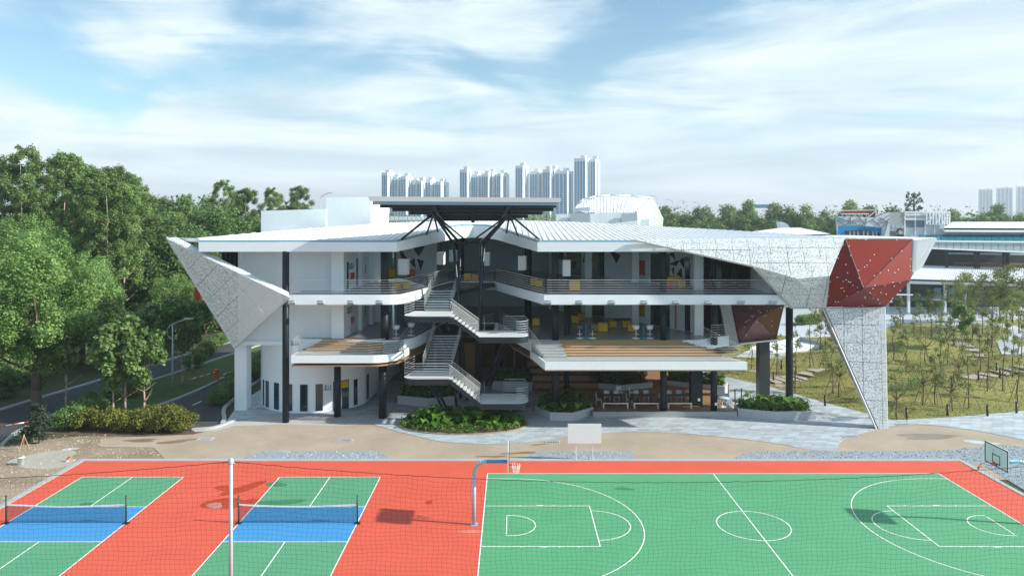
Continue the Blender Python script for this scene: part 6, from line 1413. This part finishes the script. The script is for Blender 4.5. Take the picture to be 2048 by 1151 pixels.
# barrel-roofed hall behind
hb = thing('barrel_roof_hall', 'white hall with curved barrel roof behind the main roof', 'building', (13, 112, 0))
bk_ = [P(*a) for a in ((1156, 409, 124), (1168, 401, 124), (1190, 396, 124), (1220, 393.5, 124), (1260, 394.5, 124), (1304, 399, 124))]; ft_ = [P(*a) for a in ((1150, 420, 110), (1165, 424, 109), (1190, 425, 108.5), (1220, 425, 108), (1250, 424.5, 108), (1272, 424, 108))]
m = MB(); m.add(bk_+ft_, [(6+i, 7+i, i+1, i) for i in range(5)], True); m.build('barrel_roof', WHITE, hb)
for i in range(24):
    t_ = i/23*5; k_ = min(4, int(t_)); a, b = bk_[k_].lerp(bk_[k_+1], t_-k_), ft_[k_].lerp(ft_[k_+1], t_-k_); MB().bar(a+Vector((0, 0, .03)), b+Vector((0, 0, .03)), .08, .08).build('roof_seam', ROOFW, hb)
MB().path([p+Vector((0, 0, .25)) for p in bk_], .16, 6).build('roof_rim', PLASTW, hb); MB().path([bk_[-1]+Vector((0, 0, .2)), ft_[-1]], .16, 6).build('roof_rim', PLASTW, hb); MB().path([bk_[0], ft_[0]], .16, 6).build('roof_rim', PLASTW, hb)
GRM = M('green_tinted_mesh', (.42, .60, .42), .6, var=.1, vs=.4)
MB().slab([P(1306, 400, 123), P(1325, 437, 118), P(1323, 456, 118), P(1300, 456, 114)], (.2, .3, 0)).build('side_screen', GRM, hb); MB().slab([P(1305, 400, 122.5), P(1300, 456, 113.5), P(1262, 456, 109.5), P(1272, 424, 109)], (.2, .4, 0)).build('side_screen', M('grey_mesh_sheet', (.55, .58, .60), .6, var=.06, vs=.5), hb)
MB().slab([P(1112, 456, 108), P(1272, 456, 108), P(1272, 425, 108), P(1112, 428, 108)], (0, .3, 0)).build('front_wall', WHITE2, hb)
for a, b in ((1140, 1180), (1243, 1274)): MB().slab([P(a, 456, 107.8), P(b, 456, 107.8), P(b, 425.5, 107.8), P(a, 427, 107.8)], (0, -.15, 0)).build('louvre_panel', GALV, hb)
MB().slab([P(1284, 438, 107), P(1299, 438, 107), P(1299, 456, 107), P(1278, 456, 107)], (0, .3, 0)).build('plant_box', WHITE, hb); MB().slab([P(1230, 446, 106), P(1275, 441, 106), P(1275, 456, 106), P(1225, 456, 106)], (0, .3, 0)).build('stair_parapet', WHITE, hb)
MB().slab([P(1148, 425, 109.5), P(1180, 424, 109.5), P(1180, 414, 109.5), P(1148, 416, 109.5)], (0, .3, 0)).build('plant_box', GALV, hb)
# pavilion on the right
YP = 128.0
pv = thing('garden_pavilion', 'long pavilion with teal glazing and pale roofs beyond the garden', 'building', (90, 130, 0))
LB = M('pale_blue_panel', (.55, .61, .66), .5, var=.04); BLUE = M('bright_blue_panel', (.012, .30, .62), .4); TEALG = M('teal_glass', (.015, .16, .22), .12, spec=.9); GP = M('grey_mesh_panel', (.38, .44, .47), .5)
def pp_(pts, nm, mat, Y=YP, dy=.4, par=None): return MB().slab([P(a, b, Y) for a, b in pts], (0, dy, 0)).build(nm, mat, par or pv)
fe_ = pp_(((1672, 432.5), (1752, 434.7), (1779, 424), (1779, 474), (1765, 473), (1765, 455), (1722, 451), (1676, 451.5), (1675, 470)), 'faceted_end', LB)
tri = [((1672, 433), (1705, 445)), ((1705, 445), (1722, 451)), ((1722, 451), (1752, 435)), ((1674, 441), (1690, 434)), ((1674, 441), (1692, 450)), ((1690, 450), (1720, 434)), ((1701, 449), (1701, 434)), ((1720, 436), (1731, 449)), ((1731, 450), (1733, 436)), ((1745, 438), (1762, 453)), ((1758, 443), (1779, 430)), ((1765, 455), (1779, 437)), ((1755, 445), (1779, 445)), ((1767, 473), (1776, 444)), ((1677, 442), (1720, 442)), ((1760, 435), (1776, 444))]
for a, b in tri: MB().bar(P(*a, YP-.06), P(*b, YP-.06), .12, .1).build('joint_bar', M('joint_grey', (.2, .25, .28), .5) if 'joint_grey' not in bpy.data.materials else bpy.data.materials['joint_grey'], fe_)
pp_(((1676, 452), (1722, 451.5), (1765, 455.5), (1764, 476), (1675, 476)), 'blue_recess', BLUE, YP+1.5); pp_(((1693, 461), (1740, 460), (1760, 466), (1760, 476), (1693, 476)), 'dark_window', GLASS, YP+1.2)
for px in (1700, 1708, 1716, 1727, 1735, 1746, 1753): MB().bar(P(px, 462, YP+1.1), P(px, 476, YP+1.1), .25, .1).build('mullion', GALV, pv)
mu = pp_(((1779.5, 424), (1809, 424), (1809, 476), (1779.5, 476)), 'mural_wall', M('mural_grey', (.34, .37, .38), .7, var=.06), YP+.3)
for pts, mt in ((((1780, 461), (1790, 463), (1796, 474), (1780, 474)), PLASTD), (((1791, 471), (1797, 468), (1806, 469), (1809, 474), (1790, 475)), BLACK), (((1796, 460), (1799, 457), (1804, 457.5), (1806, 462), (1803, 468), (1799, 468.5), (1796.5, 465)), M('mural_pale', (.42, .40, .38), .7)), (((1793, 461), (1796, 457.5), (1801, 456.5), (1806, 459), (1805.5, 462), (1800, 459), (1797, 462), (1796.5, 467), (1794, 465)), BLACK)):
    MB().slab([P(a, b, YP+.28-.01*len(pts)) for a, b in pts], (0, .02, 0)).build('mural_figure', mt, mu)
for i in range(3): MB().slab([P(1784+i*8.5, 450, YP+.25), P(1791+i*8.5, 450, YP+.25), P(1791+i*8.5, 456, YP+.25), P(1784+i*8.5, 456, YP+.25)], (0, .04, 0)).build('wall_window', GP, mu)
bx_ = pp_(((1809, 430), (1890, 430), (1890, 476), (1809, 476)), 'service_block', LB, YP+.5, 6)
for a, b in ((1812, 1829.5), (1831.5, 1848.5)): MB().slab([P(a, 441, YP+.45), P(b, 441, YP+.45), P(b, 454, YP+.45), P(a, 454, YP+.45)], (0, -.06, 0)).build('window', M('dull_window', (.12, .2, .24), .2), bx_)
for px in (1809.5, 1830.5, 1850, 1869, 1889): MB().bar(P(px, 424, YP+.3), P(px, 470, YP+.3), .2, .12).build('frame_post', PLASTW, bx_)
for py, a, b in ((424, 1809, 1900), (429, 1809, 1852), (438, 1809, 1850), (436, 1852, 1900), (448, 1852, 1885)): MB().bar(P(a, py, YP+.25), P(b, py, YP+.25), .15, .3).build('frame_rail', PLASTW, bx_)
for px in (1853, 1860, 1866, 1872, 1878, 1884, 1889, 1894, 1899): MB().bar(P(px, 424, YP), P(px, 449, YP), .22, .2).build('lattice_post', PLASTW, bx_)
for a, b in (((1853, 447), (1872, 424)), ((1872, 447), (1886, 424)), ((1884, 447), (1899, 426))): MB().bar(P(*a, YP), P(*b, YP), .18, .18).build('lattice_brace', PLASTW, bx_)
m = MB(); m.slab([P(1886, 455.5, YP-2), P(2110, 456.5, YP-2), P(2110, 443.5, YP+14), P(1905, 443.5, YP+14)], (0, 0, -.3)); m.build('upper_roof', WHITE, pv); pp_(((1886, 455.6), (2110, 456.6), (2110, 465), (1890, 463.5)), 'upper_fascia', WHITE, YP-2); pp_(((1890, 463), (2110, 463), (2110, 470), (1890, 469)), 'clerestory', INNER, YP-1)
for i in range(19): 
    a = 1838+i*14.5; MB().slab([P(a+.4, 469, YP-1), P(a+14.1, 469, YP-1), P(a+14.1, 483, YP-3), P(a+.4, 482.5, YP-3)], (0, .2, 0)).build('glazing_panel', TEALG, pv)
for i in range(17):
    a = 1862+i*15; y0, y1 = 482+.25*i*.9, 496+.55*i; MB().slab([P(a+.5, y0, YP-3.2), P(a+14.5, y0+.2, YP-3.2), P(a+14.5, y1+.5, YP-3.2), P(a+.5, y1, YP-3.2)], (0, .2, 0)).build('band_panel', GP, pv)
pp_(((1835, 480.2), (2110, 483), (2110, 486), (1835, 483)), 'band_rail', WHITE, YP-3.4); pp_(((1850, 495), (2110, 505), (2110, 508), (1850, 497)), 'band_rail', WHITE, YP-3.4)
pp_(((1830, 490), (2110, 495), (2110, 545), (1830, 540)), 'void_backing', BLACK, YP+9); 
for px in (1893, 1951, 1956, 2008, 2016): MB().bar(P(px, 497, YP-1), P(px, 540, YP-1), .4, .4).build('post', DARKST, pv)
pp_(((1912, 524), (2110, 527), (2110, 531), (1912, 527)), 'balustrade', M('rust_rail', (.2, .08, .04), .6), YP); pp_(((1893, 505), (2110, 507), (2110, 511), (1893, 508)), 'cross_beam', GALV, YP+2)
m = MB().slab([P(1822, 558, YP-12), P(2110, 566, YP-12), P(2110, 538, YP), P(1838, 531, YP)], (0, 0, -.25)).build('lower_roof', ROOFW, pv)
for i in range(64):
    t_ = i/63; a = P(1838, 531, YP).lerp(P(2110, 538, YP), t_); b = P(1822, 558, YP-12).lerp(P(2110, 566, YP-12), t_); MB().bar(a+Vector((0, 0, .05)), b+Vector((0, 0, .05)), .12, .12).build('roof_rib', GALV if i % 1 else ROOFW, m)
pp_(((1815, 558), (2110, 566), (2110, 575), (1815, 567)), 'lower_fascia', GALV, YP-12); pp_(((1780, 565), (2110, 570), (2110, 625), (1780, 622)), 'ground_floor_glazing', GLASS, YP-1, .4)
for px, w in ((1817, .35), (1890, .3), (1930, .3)): MB().bar(P(px, 562, YP-11), P(px, 625, YP-11), w, w).build('porch_post', PLASTW, pv)
for a, b in ((1868, 1882), (1898, 1910), (2026, 2036)): pp_(((a, 575), (b, 575), (b, 590), (a, 590)), 'blue_poster', M('poster_blue', (.05, .3, .55), .5) if 'poster_blue' not in bpy.data.materials else bpy.data.materials['poster_blue'], YP-1.6, .05); pp_(((a, 590), (b, 590), (b, 600), (a, 600)), 'counter', GP, YP-1.6, .3)
pp_(((1775, 587), (1826, 588), (1826, 590.5), (1775, 590)), 'porch_slab', WHITE, YP-11.5); pp_(((1852, 598), (1905, 599), (1905, 601), (1852, 600)), 'low_wall', WHITE, YP-10)
for px in (1783, 1800, 1806): MB().bar(P(px, 590, YP-11), P(px+3, 604, YP-11), .2, .2).build('raking_post', DARKST, pv)
# rooftop sign of red strokes on a lattice
sg = thing('rooftop_sign', 'red rooftop lettering on a white lattice frame', 'sign', tuple(P(1715, 434, YP+.2)))
for a, b in (((1682, 427.5), (1738, 427.5)), ((1682, 421), (1752, 420)), ((1752, 420), (1752, 433)), ((1739, 432), (1752, 421))): MB().bar(P(*a, YP+.1), P(*b, YP+.1), .12, .12).build('frame', PLASTW, sg)
q = random.Random(5)
for i in range(11):
    x = 1684+i*4.9; MB().bar(P(x, 421.5, YP+.2), P(x, 427, YP+.2), .1, .12).build('letter_stroke', REDP, sg); MB().bar(P(x, 421.5 if i % 2 else 427, YP+.2), P(x+3, 427 if i % 3 else 421.5, YP+.2), .1, .12).build('letter_stroke', REDP, sg); MB().bar(P(x+3, 421.5, YP+.2), P(x+3, 427, YP+.2), .1, .12).build('letter_stroke', REDP, sg)
for i in range(9): MB().bar(P(1684+i*6.5, 427.5, YP+.1), P(1686+i*6.5+(i % 2)*4, 434, YP+.1), .1, .1).build('brace', GALV, sg)
MB().slab([P(1740, 432, YP+.2), P(1752, 432, YP+.2), P(1752, 421, YP+.2), P(1744, 421, YP+.2)], (0, .1, 0)).build('red_panel', M('sign_red_panel', (.3, .03, .03), .5), sg)
# billboard, masts and lamps on the skyline
bb = thing('billboard', 'blue billboard rising from the far trees', 'billboard', (198, 600, 0)); MB().slab([P(1497, 416, 600), P(1546, 416, 600), P(1546, 408.5, 600), P(1497, 409, 600)], (0, .5, 0)).build('panel', M('billboard_blue', (.02, .22, .36), .5), bb); MB().tube((210, 601, 0), (210, 601, 22), .6, n=8).build('post', GALV, bb)
mt_ = thing('disguised_mast', 'telecom mast disguised as a pine above the pavilion', 'mast', tuple(P(1828, 432, 230))); b0, b1 = P(1828, 440, 230), P(1828, 387, 230); MB().tube(b0, b1, .35, .15, 8).build('pole', M('mast_green', (.05, .11, .11), .6), mt_)
V_, tn = leaf_cloud([((b0.x+q.uniform(-1, 1)*(1.5+1.2*(1-k_/40)), 230+q.uniform(-1.5, 1.5), b0.z+2.2+(b1.z-b0.z-2)*k_/40), .55, q.random()) for k_ in range(41)], 1100, .25, 900, shell=.9, jit=.3); fast_mesh('branches', V_, 4, LG['conif'], mt_, tn)
an_ = thing('antenna_pole', 'thin white antenna pole above the pavilion roof', 'pole', tuple(P(1875, 432, 150))); MB().tube(P(1875, 432, 150), P(1875, 393, 150), .07, .04, 6).build('pole', PLASTW, an_); MB().tube(P(1875, 393, 150), P(1875, 391, 150), .1, .05, 6).build('finial', PLASTW, an_)
for i, (px, py, Y) in enumerate(((1315, 397, 300), (1346, 404, 320), (1373, 406, 330), (1399, 409, 340), (641, 395, 190))):
    top = P(px, py, Y); t = thing('far_street_lamp', 'thin far street lamp above the trees, %s from the barrel-roofed hall' % nth(i) if i < 4 else 'thin far street lamp beside the white parapet', 'street lamp', (top.x, Y, 0), 'far street lamps'); MB().tube((top.x, Y, 0), top, .14, .1, 6).build('pole', GALV, t); s = 1 if i == 4 else -1
    MB().path([top, top+Vector((s*1.0, 0, .8)), top+Vector((s*2.0, 0, 1.1))], .1, 5).build('arm', GALV, t); MB().rbox(top+Vector((s*2.4, 0, 1.15)), (1.2, .4, .2), 0).build('lamp_head', GALV, t)
# ================================================================== air
if HAZE:
    hm = bpy.data.materials.new('pale_air'); hm.use_nodes = True; n = hm.node_tree.nodes; n.clear(); o_ = n.new('ShaderNodeOutputMaterial'); v_ = n.new('ShaderNodeVolumePrincipled'); v_.inputs['Color'].default_value = (.86, .93, 1.0, 1); v_.inputs['Density'].default_value = HAZE; v_.inputs['Anisotropy'].default_value = .2
    hm.node_tree.links.new(v_.outputs[0], o_.inputs['Volume'])
    tag(MB().box(-4020, 4020, -170, 5020, -1.1, 130).build('haze', hm), 'thin pale air between the camera and the far towers', 'haze', kind='stuff')
